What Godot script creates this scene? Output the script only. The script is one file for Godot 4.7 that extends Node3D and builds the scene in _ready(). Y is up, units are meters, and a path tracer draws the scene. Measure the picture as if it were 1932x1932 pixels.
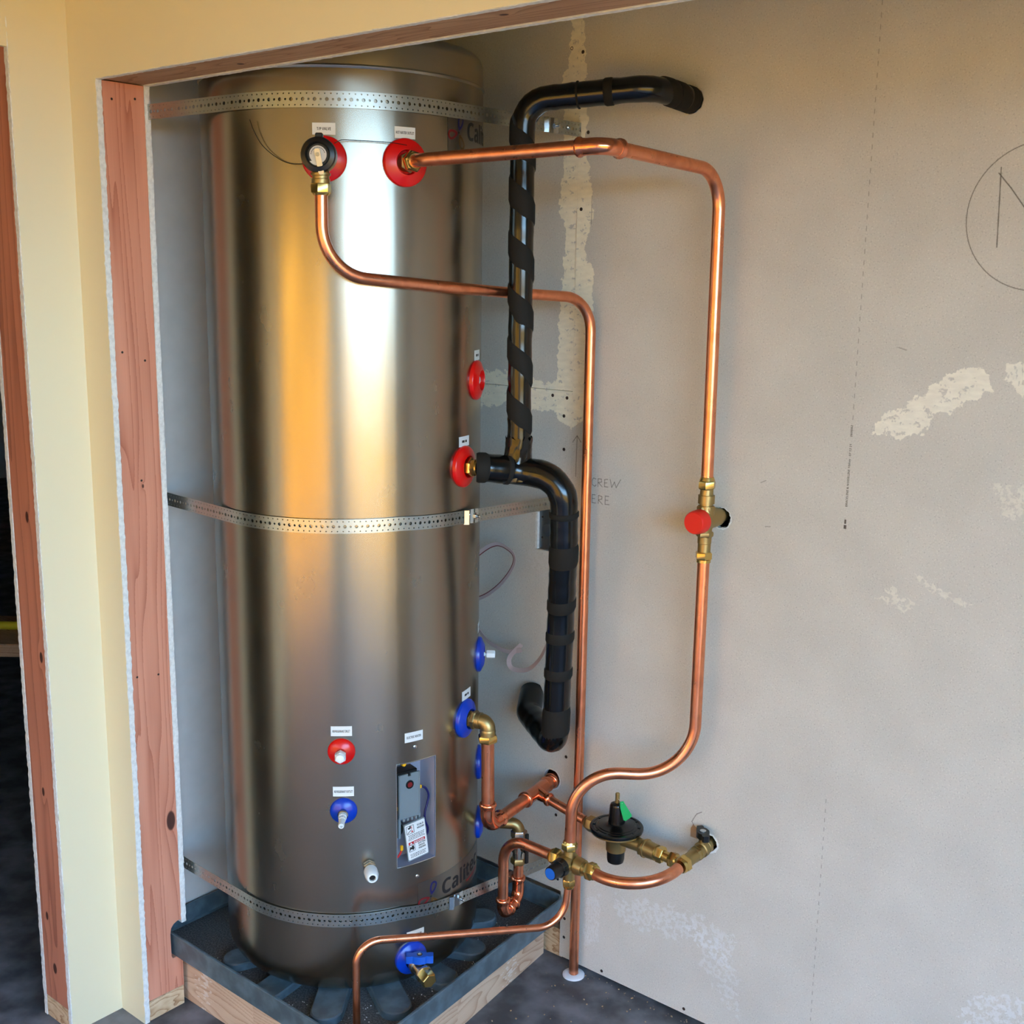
extends Node3D

const ZB := -0.8275            # face of the back wall
const H := 2.049               # underside of the lintel
const TK := Vector3(0.2422, 0.0, -0.422)   # axis of the tank
const TR := 0.2916             # radius of the tank
const CEIL := 2.55
var M := {}
var taken := {}


# ------------------------------------------------------------------ mesh collector (triangles run anticlockwise, turned when committed)
class MB:
	var P := PackedVector3Array()

	func tri(a: Vector3, b: Vector3, c: Vector3) -> void:
		P.append(a); P.append(b); P.append(c)

	func quad(a: Vector3, b: Vector3, c: Vector3, d: Vector3) -> void:
		tri(a, b, c); tri(a, c, d)

	func box(lo: Vector3, hi: Vector3, bev := 0.0) -> void:
		cbox((lo + hi) / 2.0, hi - lo, bev)

	func cbox(c: Vector3, size: Vector3, bev := 0.0, bs := Basis.IDENTITY) -> void:
		var h := size / 2.0
		var k := h - Vector3.ONE * bev
		for ax in 3:
			var a1 := (ax + 1) % 3
			var a2 := (ax + 2) % 3
			for s in [-1.0, 1.0]:
				var q := []
				for e in [[-1.0, -1.0], [1.0, -1.0], [1.0, 1.0], [-1.0, 1.0]]:
					var v := Vector3.ZERO
					v[ax] = s * h[ax]; v[a1] = e[0] * k[a1]; v[a2] = e[1] * k[a2]
					q.append(c + bs * v)
				if s > 0: quad(q[0], q[1], q[2], q[3])
				else: quad(q[3], q[2], q[1], q[0])
		if bev <= 0.0: return
		for ax in 3:
			var a1 := (ax + 1) % 3
			var a2 := (ax + 2) % 3
			for s1 in [-1.0, 1.0]:
				for s2 in [-1.0, 1.0]:
					var p := []
					for e in [-1.0, 1.0]:
						var v := Vector3.ZERO
						v[ax] = e * k[ax]; v[a1] = s1 * h[a1]; v[a2] = s2 * k[a2]
						var w := Vector3.ZERO
						w[ax] = e * k[ax]; w[a1] = s1 * k[a1]; w[a2] = s2 * h[a2]
						p.append([c + bs * v, c + bs * w])
					if s1 * s2 > 0: quad(p[0][0], p[1][0], p[1][1], p[0][1])
					else: quad(p[0][1], p[1][1], p[1][0], p[0][0])
		for sx in [-1.0, 1.0]:
			for sy in [-1.0, 1.0]:
				for sz in [-1.0, 1.0]:
					var a := c + bs * Vector3(sx * h.x, sy * k.y, sz * k.z)
					var b := c + bs * Vector3(sx * k.x, sy * h.y, sz * k.z)
					var d := c + bs * Vector3(sx * k.x, sy * k.y, sz * h.z)
					if sx * sy * sz > 0: tri(a, b, d)
					else: tri(a, d, b)

	func lathe(prof: Array, segs: int, xf: Transform3D, phase := 0.0) -> void:
		for i in prof.size() - 1:
			var p: Vector2 = prof[i]
			var q: Vector2 = prof[i + 1]
			for j in segs:
				var t0 := TAU * (j + phase) / segs
				var t1 := TAU * (j + 1 + phase) / segs
				var a := xf * Vector3(p.x * sin(t0), p.y, p.x * cos(t0))
				var b := xf * Vector3(p.x * sin(t1), p.y, p.x * cos(t1))
				var c := xf * Vector3(q.x * sin(t1), q.y, q.x * cos(t1))
				var d := xf * Vector3(q.x * sin(t0), q.y, q.x * cos(t0))
				if p.x > 1e-6: tri(a, b, c)
				if q.x > 1e-6: tri(a, c, d)

	func tube(path: Array, rad, sides := 16, caps := true) -> void:
		var n := path.size()
		var T0: Vector3 = (path[1] - path[0]).normalized()
		var N := T0.cross(Vector3.UP if abs(T0.y) < 0.9 else Vector3.RIGHT).normalized()
		var prev := []
		for i in n:
			var T: Vector3 = ((path[mini(i + 1, n - 1)] - path[maxi(i - 1, 0)]) as Vector3).normalized()
			N = (N - T * N.dot(T)).normalized()
			var B := T.cross(N)
			var r: float = rad[i] if rad is Array else rad
			var ring := []
			for j in sides:
				var a := TAU * j / sides
				ring.append(path[i] + (N * cos(a) + B * sin(a)) * r)
			if i > 0:
				for j in sides:
					var k := (j + 1) % sides
					quad(prev[j], prev[k], ring[k], ring[j])
			if caps and i == 0:
				for j in sides: tri(path[i], ring[(j + 1) % sides], ring[j])
			if caps and i == n - 1:
				for j in sides: tri(path[i], ring[j], ring[(j + 1) % sides])
			prev = ring

	func prism(poly: Array, depth: float, xf: Transform3D) -> void:
		var pts := PackedVector2Array(poly)
		var area := 0.0
		for i in pts.size(): area += pts[i].cross(pts[(i + 1) % pts.size()])
		if area < 0: pts.reverse()
		var id := Geometry2D.triangulate_polygon(pts)
		for t in id.size() / 3:
			var a := pts[id[t * 3]]
			var b := pts[id[t * 3 + 1]]
			var c := pts[id[t * 3 + 2]]
			if (b - a).cross(c - a) < 0:
				var w := b
				b = c; c = w
			tri(xf * Vector3(a.x, a.y, depth), xf * Vector3(b.x, b.y, depth), xf * Vector3(c.x, c.y, depth))
			tri(xf * Vector3(a.x, a.y, 0), xf * Vector3(c.x, c.y, 0), xf * Vector3(b.x, b.y, 0))
		for i in pts.size():
			var a := pts[i]
			var b := pts[(i + 1) % pts.size()]
			quad(xf * Vector3(a.x, a.y, 0), xf * Vector3(b.x, b.y, 0), xf * Vector3(b.x, b.y, depth), xf * Vector3(a.x, a.y, depth))

	func mesh(origin: Vector3, crease: float, uvf = null) -> ArrayMesh:
		var n := P.size()
		var F := PackedVector3Array()
		F.resize(n / 3)
		var at := {}
		for f in n / 3:
			var a := P[f * 3]
			F[f] = (P[f * 3 + 1] - a).cross(P[f * 3 + 2] - a)
			for k in 3:
				var key := Vector3i((P[f * 3 + k] * 40000.0).round())
				if at.has(key): at[key].append(f)
				else: at[key] = [f]
		var V := PackedVector3Array()
		var N := PackedVector3Array()
		var U := PackedVector2Array()
		V.resize(n); N.resize(n)
		if uvf != null: U.resize(n)
		var cs := cos(deg_to_rad(crease))
		for f in n / 3:
			var fn := F[f].normalized()
			for k in 3:
				var p := P[f * 3 + k]
				var s := Vector3.ZERO
				for g in at[Vector3i((p * 40000.0).round())]:
					var gn: Vector3 = F[g]
					if gn.normalized().dot(fn) > cs: s += gn
				if s.length_squared() < 1e-30: s = fn
				var o: int = f * 3 + (0 if k == 0 else 3 - k)
				V[o] = p - origin
				N[o] = s.normalized()
				if uvf != null: U[o] = uvf.call(p)
		var arr := []
		arr.resize(Mesh.ARRAY_MAX)
		arr[Mesh.ARRAY_VERTEX] = V
		arr[Mesh.ARRAY_NORMAL] = N
		if uvf != null: arr[Mesh.ARRAY_TEX_UV] = U
		var m := ArrayMesh.new()
		m.add_surface_from_arrays(Mesh.PRIMITIVE_TRIANGLES, arr)
		return m


# ------------------------------------------------------------------ nodes
func gpos(n: Node) -> Vector3:
	var p := Vector3.ZERO
	while n is Node3D and n != self:
		p += (n as Node3D).position
		n = n.get_parent()
	return p


func nm(called: String) -> String:
	taken[called] = taken.get(called, -1) + 1
	return called if taken[called] == 0 else "%s_%03d" % [called, taken[called]]


func obj(mb: MB, called: String, mat: Material, parent: Node = self, crease := 40.0, uvf = null) -> MeshInstance3D:
	var o := MeshInstance3D.new()
	o.mesh = mb.mesh(gpos(parent), crease, uvf)
	o.material_override = mat
	o.name = nm(called) if parent == self else called
	parent.add_child(o, true)
	return o


func thing(called: String, label: String, category: String, at: Vector3, group := "") -> Node3D:
	var o := Node3D.new()
	o.name = nm(called)
	add_child(o)
	o.position = at
	tag(o, label, category, group)
	return o


func tag(o: Node, label: String, category: String, group := "") -> void:
	o.set_meta("label", label)
	o.set_meta("category", category)
	if group: o.set_meta("group", group)


func setting(called: String, label: String, category: String, at := Vector3.ZERO) -> Node3D:
	var o := thing(called, label, category, at)
	o.set_meta("kind", "structure")
	return o


func setting_mesh(mb: MB, called: String, mat: Material, label: String, category: String, uvf = null) -> MeshInstance3D:
	var o := obj(mb, called, mat, self, 40.0, uvf)
	tag(o, label, category)
	o.set_meta("kind", "structure")
	return o


# ------------------------------------------------------------------ geometry helpers
func axis(p: Vector3, dir: Vector3) -> Transform3D:   # y runs along dir
	var y := dir.normalized()
	var x := y.cross(Vector3.UP if abs(y.y) < 0.95 else Vector3.BACK).normalized()
	return Transform3D(Basis(x, y, x.cross(y)), p)


func rdir(deg: float) -> Vector3:
	return Vector3(sin(deg_to_rad(deg)), 0, cos(deg_to_rad(deg)))


func on_tank(deg: float, y: float, out := 0.0) -> Vector3:
	return TK + rdir(deg) * (TR + out) + Vector3(0, y, 0)


func tank_frame(deg: float, y: float, out := 0.0) -> Transform3D:   # x to the side, y up, z out of the shell
	var n := rdir(deg)
	return Transform3D(Basis(Vector3.UP.cross(n), Vector3.UP, n), on_tank(deg, y, out))


func fillet(pts: Array, rad, seg := 10) -> Array:
	var out := [pts[0]]
	for i in range(1, pts.size() - 1):
		var a: Vector3 = pts[i - 1] - pts[i]
		var b: Vector3 = pts[i + 1] - pts[i]
		var r: float = rad[i - 1] if rad is Array else rad
		var half := a.angle_to(b) / 2.0
		var t: float = minf(r / tan(half), minf(a.length(), b.length()) * 0.98)
		r = t * tan(half)
		var u := a.normalized()
		var v := b.normalized()
		var c: Vector3 = pts[i] + (u + v).normalized() * (r / sin(half))
		var s: Vector3 = pts[i] + u * t - c
		var e: Vector3 = pts[i] + v * t - c
		for k in seg + 1:
			out.append(c + s.slerp(e, float(k) / seg))
	out.append(pts[-1])
	return out


func spline(pts: Array, seg := 8) -> Array:
	var out := []
	for i in pts.size() - 1:
		var p0: Vector3 = pts[maxi(i - 1, 0)]
		var p3: Vector3 = pts[mini(i + 2, pts.size() - 1)]
		for k in seg:
			out.append((pts[i] as Vector3).cubic_interpolate(pts[i + 1], p0, p3, float(k) / seg))
	out.append(pts[-1])
	return out


func split(path: Array, step: float) -> Array:   # even samples along a path
	var out := [path[0]]
	var left := step
	for i in path.size() - 1:
		var a: Vector3 = path[i]
		var b: Vector3 = path[i + 1]
		var l := a.distance_to(b)
		var at := 0.0
		while l - at > left:
			at += left
			out.append(a.lerp(b, at / l))
			left = step
		left -= l - at
	out.append(path[-1])
	return out


func rrect(w: float, h: float, r: float, n := 4) -> Array:
	var out := []
	for q in 4:
		var c := Vector2((w / 2 - r) * [1, -1, -1, 1][q], (h / 2 - r) * [1, 1, -1, -1][q])
		for k in n + 1:
			out.append(c + Vector2.from_angle(PI / 2 * (q + float(k) / n)) * r)
	return out


func stadium(l: float, r: float, n := 10) -> Array:   # from the origin along +x, round at both ends
	var out := []
	for k in n + 1: out.append(Vector2(l, 0) + Vector2.from_angle(-PI / 2 + PI * k / n) * r)
	for k in n + 1: out.append(Vector2.from_angle(PI / 2 + PI * k / n) * r)
	return out


func nut(mb: MB, p: Vector3, dir: Vector3, length: float, r: float, phase := 0.0) -> void:
	var c := minf(length * 0.22, r * 0.16)
	mb.lathe([Vector2(0, 0), Vector2(r * 0.86, 0), Vector2(r, c), Vector2(r, length - c), Vector2(r * 0.86, length), Vector2(0, length)], 6, axis(p, dir), phase)


func drum(mb: MB, p: Vector3, dir: Vector3, prof: Array, segs := 24) -> void:   # [[along, radius], ...]
	var a := [Vector2(0, prof[0][0])]
	for q in prof: a.append(Vector2(q[1], q[0]))
	a.append(Vector2(0, prof[-1][0]))
	mb.lathe(a, segs, axis(p, dir))


func collar(mb: MB, p: Vector3, dir: Vector3, r: float) -> void:   # the pressed bead at the mouth of a copper fitting
	drum(mb, p, dir, [[0.0, r + 0.0008], [0.001, r + 0.0034], [0.004, r + 0.0052], [0.008, r + 0.0052], [0.011, r + 0.0030], [0.016, r + 0.0024], [0.0165, r + 0.0012]])


func text_into(mb: MB, s: String, w: float, h: float, map: Callable, font := "Droid Sans", bold := true, depth := 0.0003) -> void:
	var f := SystemFont.new()
	f.font_names = PackedStringArray([font])
	f.font_weight = 700 if bold else 400
	var t := TextMesh.new()
	t.text = s
	t.font = f
	t.font_size = 48
	t.pixel_size = 0.01
	t.depth = 0.02
	t.curve_step = 2.0
	var box := t.get_aabb()
	var arr := t.surface_get_arrays(0)
	var v: PackedVector3Array = arr[Mesh.ARRAY_VERTEX]
	var id: PackedInt32Array = arr[Mesh.ARRAY_INDEX]
	var c := box.get_center()
	var q := []
	for p in v:
		q.append(map.call(Vector3((p.x - c.x) / box.size.x * w, (p.y - c.y) / box.size.y * h, (p.z / 0.02 + 0.5) * depth)))
	for i in id.size() / 3:
		mb.tri(q[id[i * 3]], q[id[i * 3 + 2]], q[id[i * 3 + 1]])


func bend(deg: float, y: float, out := 0.0, lean := 0.0) -> Callable:   # a flat drawing laid round the shell
	return func(p: Vector3) -> Vector3:
		var q := Vector2(p.x, p.y).rotated(lean)
		return on_tank(deg + rad_to_deg(q.x / TR), y + q.y, out + p.z)


# ------------------------------------------------------------------ materials
func mat(called: String, c: Color, rough := 0.6, metal := 0.0) -> StandardMaterial3D:
	var m := StandardMaterial3D.new()
	m.resource_name = called
	m.albedo_color = c
	m.roughness = rough
	m.metallic = metal
	M[called] = m
	return m


func noise(seed_: int, freq: float, oct := 4) -> FastNoiseLite:
	var n := FastNoiseLite.new()
	n.seed = seed_
	n.frequency = freq
	n.fractal_octaves = oct
	return n


func noise_tex(seed_: int, freq: float, cols: Array, offs: Array, size := 512, oct := 5) -> NoiseTexture2D:
	var t := NoiseTexture2D.new()
	t.width = size; t.height = size
	t.seamless = true
	t.noise = noise(seed_, freq, oct)
	var g := Gradient.new()
	g.colors = PackedColorArray(cols)
	g.offsets = PackedFloat32Array(offs)
	t.color_ramp = g
	return t


func tri_map(m: StandardMaterial3D, s: Vector3, world := false) -> void:
	m.uv1_triplanar = true
	m.uv1_world_triplanar = world
	m.uv1_scale = s
	m.uv1_triplanar_sharpness = 8.0


func grey(v: float) -> Color:
	return Color(v, v, v)


func wood_image(seed_: int, light: Color, dark: Color, w: int, h: int, along_v: bool, rings: float, stretch: float, knots := [], blot := []) -> ImageTexture:
	# growth rings cut lengthwise: a warped distance field, stretched along the board; knots bend the rings
	var a := noise(seed_, 1.0, 3)
	var b := noise(seed_ + 7, 1.0, 2)
	var im := Image.create(w if along_v else h, h if along_v else w, false, Image.FORMAT_RGB8)
	for j in h:
		for i in w:
			var u := float(i) / w
			var v := float(j) / h
			var bendy := 0.0
			var kn := 0.0
			for k in knots:
				var dx: float = (u - k[0]) / k[2]
				var dy: float = (v - k[1]) / k[3]
				var d2 := dx * dx + dy * dy
				bendy += 1.1 / (1.0 + d2 * 0.35)
				if d2 < 1.0: kn = maxf(kn, smoothstep(1.0, 0.55, d2))
			var t := (u + a.get_noise_2d(u * 0.9, v * stretch * 0.16) * 0.7 + bendy * 0.22) * rings
			var f := t - floorf(t)
			var line := pow(f, 7.0) * 0.55 + smoothstep(0.2, 1.0, f) * 0.16
			var fine := b.get_noise_2d(u * 60.0, v * stretch * 0.8) * 0.09
			var big := a.get_noise_2d(u * 1.2 + 40.0, v * stretch * 0.5) * 0.22
			var c := light.lerp(dark, clampf(line + fine + big + 0.12, 0.0, 1.0))
			if kn > 0.0: c = c.lerp(Color(0.20, 0.09, 0.06), kn * 0.85)
			for q in blot:
				if absf(v - q[1]) < q[3] * 2.0 and b.get_noise_2d(u * 14.0 + q[0] * 9.0, v * stretch * 4.0) - absf(v - q[1]) / q[3] * 0.5 - absf(u - q[0]) / q[2] * 0.3 > -0.05:
					c = c.lerp(q[4], 0.6)
			if along_v: im.set_pixel(i, j, c)
			else: im.set_pixel(j, i, c)
	return ImageTexture.create_from_image(im)


func wood_mat(called: String, tex: Texture2D, s: Vector3) -> StandardMaterial3D:
	var m := mat(called, Color.WHITE, 0.72)
	m.albedo_texture = tex
	tri_map(m, s)
	return m


# ------------------------------------------------------------------ drawing on the plasterboard (world x, y)
class Sheet:
	var im: Image
	var x0: float
	var y1: float
	var sx: float
	var sy: float
	var n1 := FastNoiseLite.new()
	var n2 := FastNoiseLite.new()

	func _init(w: int, h: int, ax0: float, ax1: float, ay0: float, ay1: float, base: Color, seed_: int) -> void:
		im = Image.create(w, h, false, Image.FORMAT_RGB8)
		x0 = ax0; y1 = ay1
		sx = w / (ax1 - ax0); sy = h / (ay1 - ay0)
		n1.seed = seed_; n1.frequency = 14.0; n1.fractal_octaves = 4
		n2.seed = seed_ + 3; n2.frequency = 260.0; n2.fractal_octaves = 2
		for j in h:
			for i in w:
				var x := x0 + i / sx
				var y := y1 - j / sy
				var k := 1.0 + n1.get_noise_2d(x * 0.35, y * 0.35) * 0.035
				var s := n2.get_noise_2d(x, y)
				if s > 0.42: k += (s - 0.42) * 0.32
				elif s < -0.46: k += (s + 0.46) * 0.55
				im.set_pixel(i, j, Color(base.r * k, base.g * k, base.b * k))

	func blend(i: int, j: int, c: Color, a: float) -> void:
		if i < 0 or j < 0 or i >= im.get_width() or j >= im.get_height(): return
		im.set_pixel(i, j, im.get_pixel(i, j).lerp(c, a))

	func stroke(pts: Array, width: float, c: Color, a := 0.85) -> void:
		for k in pts.size() - 1:
			var p: Vector2 = pts[k]
			var q: Vector2 = pts[k + 1]
			var lo := Vector2(minf(p.x, q.x), minf(p.y, q.y)) - Vector2.ONE * width * 2
			var hi := Vector2(maxf(p.x, q.x), maxf(p.y, q.y)) + Vector2.ONE * width * 2
			for j in range(int((y1 - hi.y) * sy), int((y1 - lo.y) * sy) + 2):
				for i in range(int((lo.x - x0) * sx), int((hi.x - x0) * sx) + 2):
					var w := Vector2(x0 + i / sx, y1 - j / sy)
					var d := w.distance_to(Geometry2D.get_closest_point_to_segment(w, p, q))
					var s := clampf((width * 0.75 - d) / (width * 0.5), 0.0, 1.0)
					if s > 0: blend(i, j, c, s * a)

	func patch(poly: Array, c: Color, a: float, rough: float, holes: float, streak := 1.0) -> void:
		# filler wiped over the paper: an outline worn by noise, thin spots where the paper shows
		var pp := PackedVector2Array(poly)
		var lo := pp[0]
		var hi := pp[0]
		for p in pp:
			lo = Vector2(minf(lo.x, p.x), minf(lo.y, p.y)); hi = Vector2(maxf(hi.x, p.x), maxf(hi.y, p.y))
		lo -= Vector2.ONE * rough; hi += Vector2.ONE * rough
		for j in range(maxi(0, int((y1 - hi.y) * sy)), mini(im.get_height(), int((y1 - lo.y) * sy) + 1)):
			for i in range(maxi(0, int((lo.x - x0) * sx)), mini(im.get_width(), int((hi.x - x0) * sx) + 1)):
				var w := Vector2(x0 + i / sx, y1 - j / sy)
				var e := Vector2(n1.get_noise_2d(w.x * 3.0 + 9.0, w.y * 3.0) + n1.get_noise_2d(w.x * 0.9, w.y * 0.9 + 3.0), n1.get_noise_2d(w.x * 3.0, w.y * 3.0 + 17.0) + n1.get_noise_2d(w.x * 0.9 + 5.0, w.y * 0.9)) * rough
				if not Geometry2D.is_point_in_polygon(w + e, pp): continue
				var t := n1.get_noise_2d(w.x * 4.0 * streak, w.y * 4.0) + 0.5 * n1.get_noise_2d(w.x * 11.0, w.y * 11.0)
				var s := 1.0 - smoothstep(0.0, 0.16, t + holes)
				if holes <= -1.0: s = 1.0
				blend(i, j, c * (1.0 + 0.05 * n1.get_noise_2d(w.x * 2.0, w.y * 6.0)), a * s)


func materials() -> void:
	var smear := noise_tex(3, 0.012, [grey(0.86), grey(0.93), grey(1.0)], [0.0, 0.5, 1.0], 512, 5)
	var m := mat("stainless", Color(0.60, 0.57, 0.52), 0.28, 1.0)
	m.roughness_texture = smear
	tri_map(m, Vector3(1.6, 0.9, 1.6))
	m = mat("lid_steel", Color(0.62, 0.59, 0.54), 0.32, 1.0)
	var dull := noise_tex(11, 0.02, [grey(0.7), grey(1.0)], [0.0, 1.0], 256)
	m = mat("copper", Color(0.94, 0.62, 0.47), 0.36, 1.0)
	m.roughness_texture = dull
	m.albedo_texture = noise_tex(19, 0.015, [Color(0.93, 0.90, 0.89), Color(1, 1, 1), Color(0.98, 0.95, 0.93)], [0.2, 0.55, 0.85], 256)
	tri_map(m, Vector3(5, 3, 5))
	m = mat("copper_fitting", Color(0.93, 0.57, 0.42), 0.2, 1.0)
	m = mat("brass", Color(0.83, 0.70, 0.42), 0.27, 1.0)
	m = mat("cast_brass", Color(0.66, 0.57, 0.38), 0.42, 1.0)
	m = mat("nickel", Color(0.72, 0.70, 0.65), 0.25, 1.0)
	m = mat("zinc", Color(0.70, 0.72, 0.71), 0.33, 1.0)
	m = mat("bright_zinc", Color(0.80, 0.82, 0.83), 0.18, 1.0)
	m = mat("box_steel", Color(0.50, 0.53, 0.56), 0.42, 1.0)
	m = mat("inner_steel", Color(0.60, 0.60, 0.65), 0.45, 0.25)
	m = mat("insulation_black", Color(0.022, 0.022, 0.021), 0.2)
	m = mat("tape_black", Color(0.13, 0.125, 0.115), 0.75)
	m.metallic_specular = 0.25
	m = mat("plastic_black", Color(0.025, 0.025, 0.027), 0.35)
	m = mat("black_enamel", Color(0.018, 0.018, 0.019), 0.24)
	m = mat("red_plastic", Color(0.80, 0.035, 0.025), 0.28)
	m = mat("red_knob", Color(0.86, 0.11, 0.03), 0.45)
	m = mat("blue_plastic", Color(0.0, 0.20, 0.64), 0.28)
	m = mat("blue_tap", Color(0.02, 0.30, 0.68), 0.4)
	m = mat("blue_cap", Color(0.05, 0.36, 0.72), 0.5)
	m = mat("green_tag", Color(0.03, 0.62, 0.32), 0.45)
	m = mat("white_plastic", Color(0.84, 0.86, 0.86), 0.38)
	m = mat("label_white", Color(0.82, 0.83, 0.82), 0.5)
	m = mat("ink", Color(0.05, 0.05, 0.06), 0.6)
	m = mat("red_ink", Color(0.66, 0.07, 0.09), 0.5)
	m = mat("logo_red", Color(0.42, 0.04, 0.06), 0.45)
	m = mat("logo_blue", Color(0.07, 0.06, 0.30), 0.45)
	m = mat("logo_amber", Color(0.34, 0.22, 0.06), 0.45)
	m = mat("logo_film", Color(0.54, 0.52, 0.49), 0.33, 1.0)
	m = mat("thermostat_grey", Color(0.42, 0.47, 0.49), 0.5)
	m = mat("yellow_sleeve", Color(0.90, 0.66, 0.05), 0.45)
	m = mat("blue_wire", Color(0.02, 0.02, 0.30), 0.4)
	m = mat("red_wire", Color(0.75, 0.06, 0.05), 0.4)
	m = mat("ribbon", Color(0.72, 0.66, 0.66), 0.5)
	m = mat("ribbon_stripe", Color(0.42, 0.14, 0.17), 0.5)
	m = mat("gypsum", Color(0.86, 0.86, 0.84), 0.95)
	m.albedo_texture = noise_tex(41, 0.06, [grey(0.93), grey(1.0)], [0.2, 0.7], 128)
	tri_map(m, Vector3(12, 12, 12))
	m = mat("cream_paint", Color(0.85, 0.81, 0.68), 0.55)
	m = mat("plasterboard", Color(0.80, 0.785, 0.765), 0.9)
	m.albedo_texture = noise_tex(47, 0.03, [grey(0.975), grey(1.0)], [0.2, 0.8], 256)
	tri_map(m, Vector3(2, 2, 2), true)
	m = mat("pan_plastic", Color(0.35, 0.41, 0.435), 0.42)
	m.albedo_texture = noise_tex(53, 0.02, [grey(0.8), grey(1.0)], [0.3, 0.7], 256)
	tri_map(m, Vector3(3, 3, 3))
	m = mat("pan_floor", Color(0.37, 0.365, 0.36), 0.55)     # the same plastic under a coat of dust and filings
	m.albedo_texture = noise_tex(59, 0.11, [grey(0.55), grey(0.8), grey(1.0), grey(2.2)], [0.2, 0.5, 0.72, 0.9], 512, 6)
	tri_map(m, Vector3(3.2, 3.2, 3.2))
	m = mat("concrete", Color(0.47, 0.46, 0.465), 0.62)
	m.albedo_texture = noise_tex(61, 0.008, [grey(0.62), grey(0.82), grey(1.0)], [0.25, 0.5, 0.8], 1024, 6)
	tri_map(m, Vector3(0.9, 0.9, 0.9), true)
	m = mat("floor_flange", Color(0.85, 0.86, 0.87), 0.4)
	m = mat("debris", Color(0.62, 0.52, 0.40), 0.9)
	m = mat("debris_white", Color(0.80, 0.80, 0.78), 0.9)
	m = mat("yellow_hose", Color(0.80, 0.70, 0.16), 0.45)
	m = mat("screw_dark", Color(0.16, 0.10, 0.07), 0.6)
	m = mat("pencil", Color(0.34, 0.31, 0.28), 0.8)
	m = mat("silver_sticker", Color(0.75, 0.74, 0.72), 0.4)
	m = mat("paving", Color(0.65, 0.55, 0.38), 0.9)
	var leaves := noise_tex(67, 0.02, [Color(0.28, 0.30, 0.20), Color(0.75, 0.72, 0.6), Color(1, 1, 1)], [0.30, 0.45, 0.62], 256, 4)
	m = mat("hedge_tall", Color(0.82, 0.66, 0.28), 0.9)
	m.albedo_texture = leaves
	tri_map(m, Vector3(0.3, 0.3, 0.3), true)
	m = mat("hedge_low", Color(0.74, 0.66, 0.20), 0.9)
	m.albedo_texture = leaves
	tri_map(m, Vector3(0.3, 0.3, 0.3), true)
	# timber
	var pink := Color(0.82, 0.56, 0.45)
	var pinkd := Color(0.64, 0.37, 0.275)
	wood_mat("jamb_wood", wood_image(5, pink, pinkd, 128, 1024, true, 4.0, 7.0, [[0.84, 0.772, 0.13, 0.0125], [0.52, 0.395, 0.03, 0.0022]]), Vector3.ONE).uv1_triplanar = false
	wood_mat("stud_wood", wood_image(15, Color(0.74, 0.48, 0.37), Color(0.54, 0.32, 0.24), 128, 1024, true, 2.4, 7.0, [[0.627, 0.424, 0.07, 0.0065], [0.836, 0.571, 0.07, 0.0065], [0.51, 0.724, 0.06, 0.0055], [0.28, 0.873, 0.06, 0.0055], [0.49, 0.933, 0.09, 0.007]]), Vector3.ONE).uv1_triplanar = false
	wood_mat("lintel_wood", wood_image(25, Color(0.70, 0.55, 0.42), Color(0.48, 0.33, 0.23), 128, 1024, false, 6.0, 8.0, [[0.35, 0.25, 0.06, 0.006], [0.6, 0.7, 0.05, 0.006]]), Vector3(0.7, 9, 9))
	wood_mat("platform_wood_x", wood_image(35, Color(0.80, 0.69, 0.58), Color(0.62, 0.47, 0.36), 128, 512, false, 6.0, 6.0, [], [[0.5, 0.3, 0.5, 0.08, Color(0.85, 0.82, 0.78)], [0.4, 0.75, 0.4, 0.05, Color(0.85, 0.82, 0.78)]]), Vector3(1.4, 7.5, 7.5))
	wood_mat("platform_wood_z", wood_image(37, Color(0.80, 0.69, 0.58), Color(0.62, 0.47, 0.36), 128, 512, false, 6.0, 6.0, [], [[0.5, 0.62, 0.5, 0.05, Color(0.86, 0.83, 0.79)], [0.7, 0.3, 0.4, 0.05, Color(0.85, 0.82, 0.78)]]), Vector3(7.5, 7.5, 1.4))
	wood_mat("plate_wood", wood_image(39, Color(0.82, 0.72, 0.58), Color(0.52, 0.36, 0.22), 64, 256, false, 3.0, 5.0), Vector3(9, 18, 9))


# ------------------------------------------------------------------ main
func _ready() -> void:
	view_and_light()
	materials()
	outside()
	room()
	back_wall()
	front_wall()
	partition()
	pan()
	tank()
	straps()
	relief_valve()
	hot_pipe()
	mixing_valves()
	insulated_pipe()
	supply_pipe()
	pressure_valve()
	wall_valve()
	cold_loop()
	overflow_pipe()
	small_things()


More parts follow.
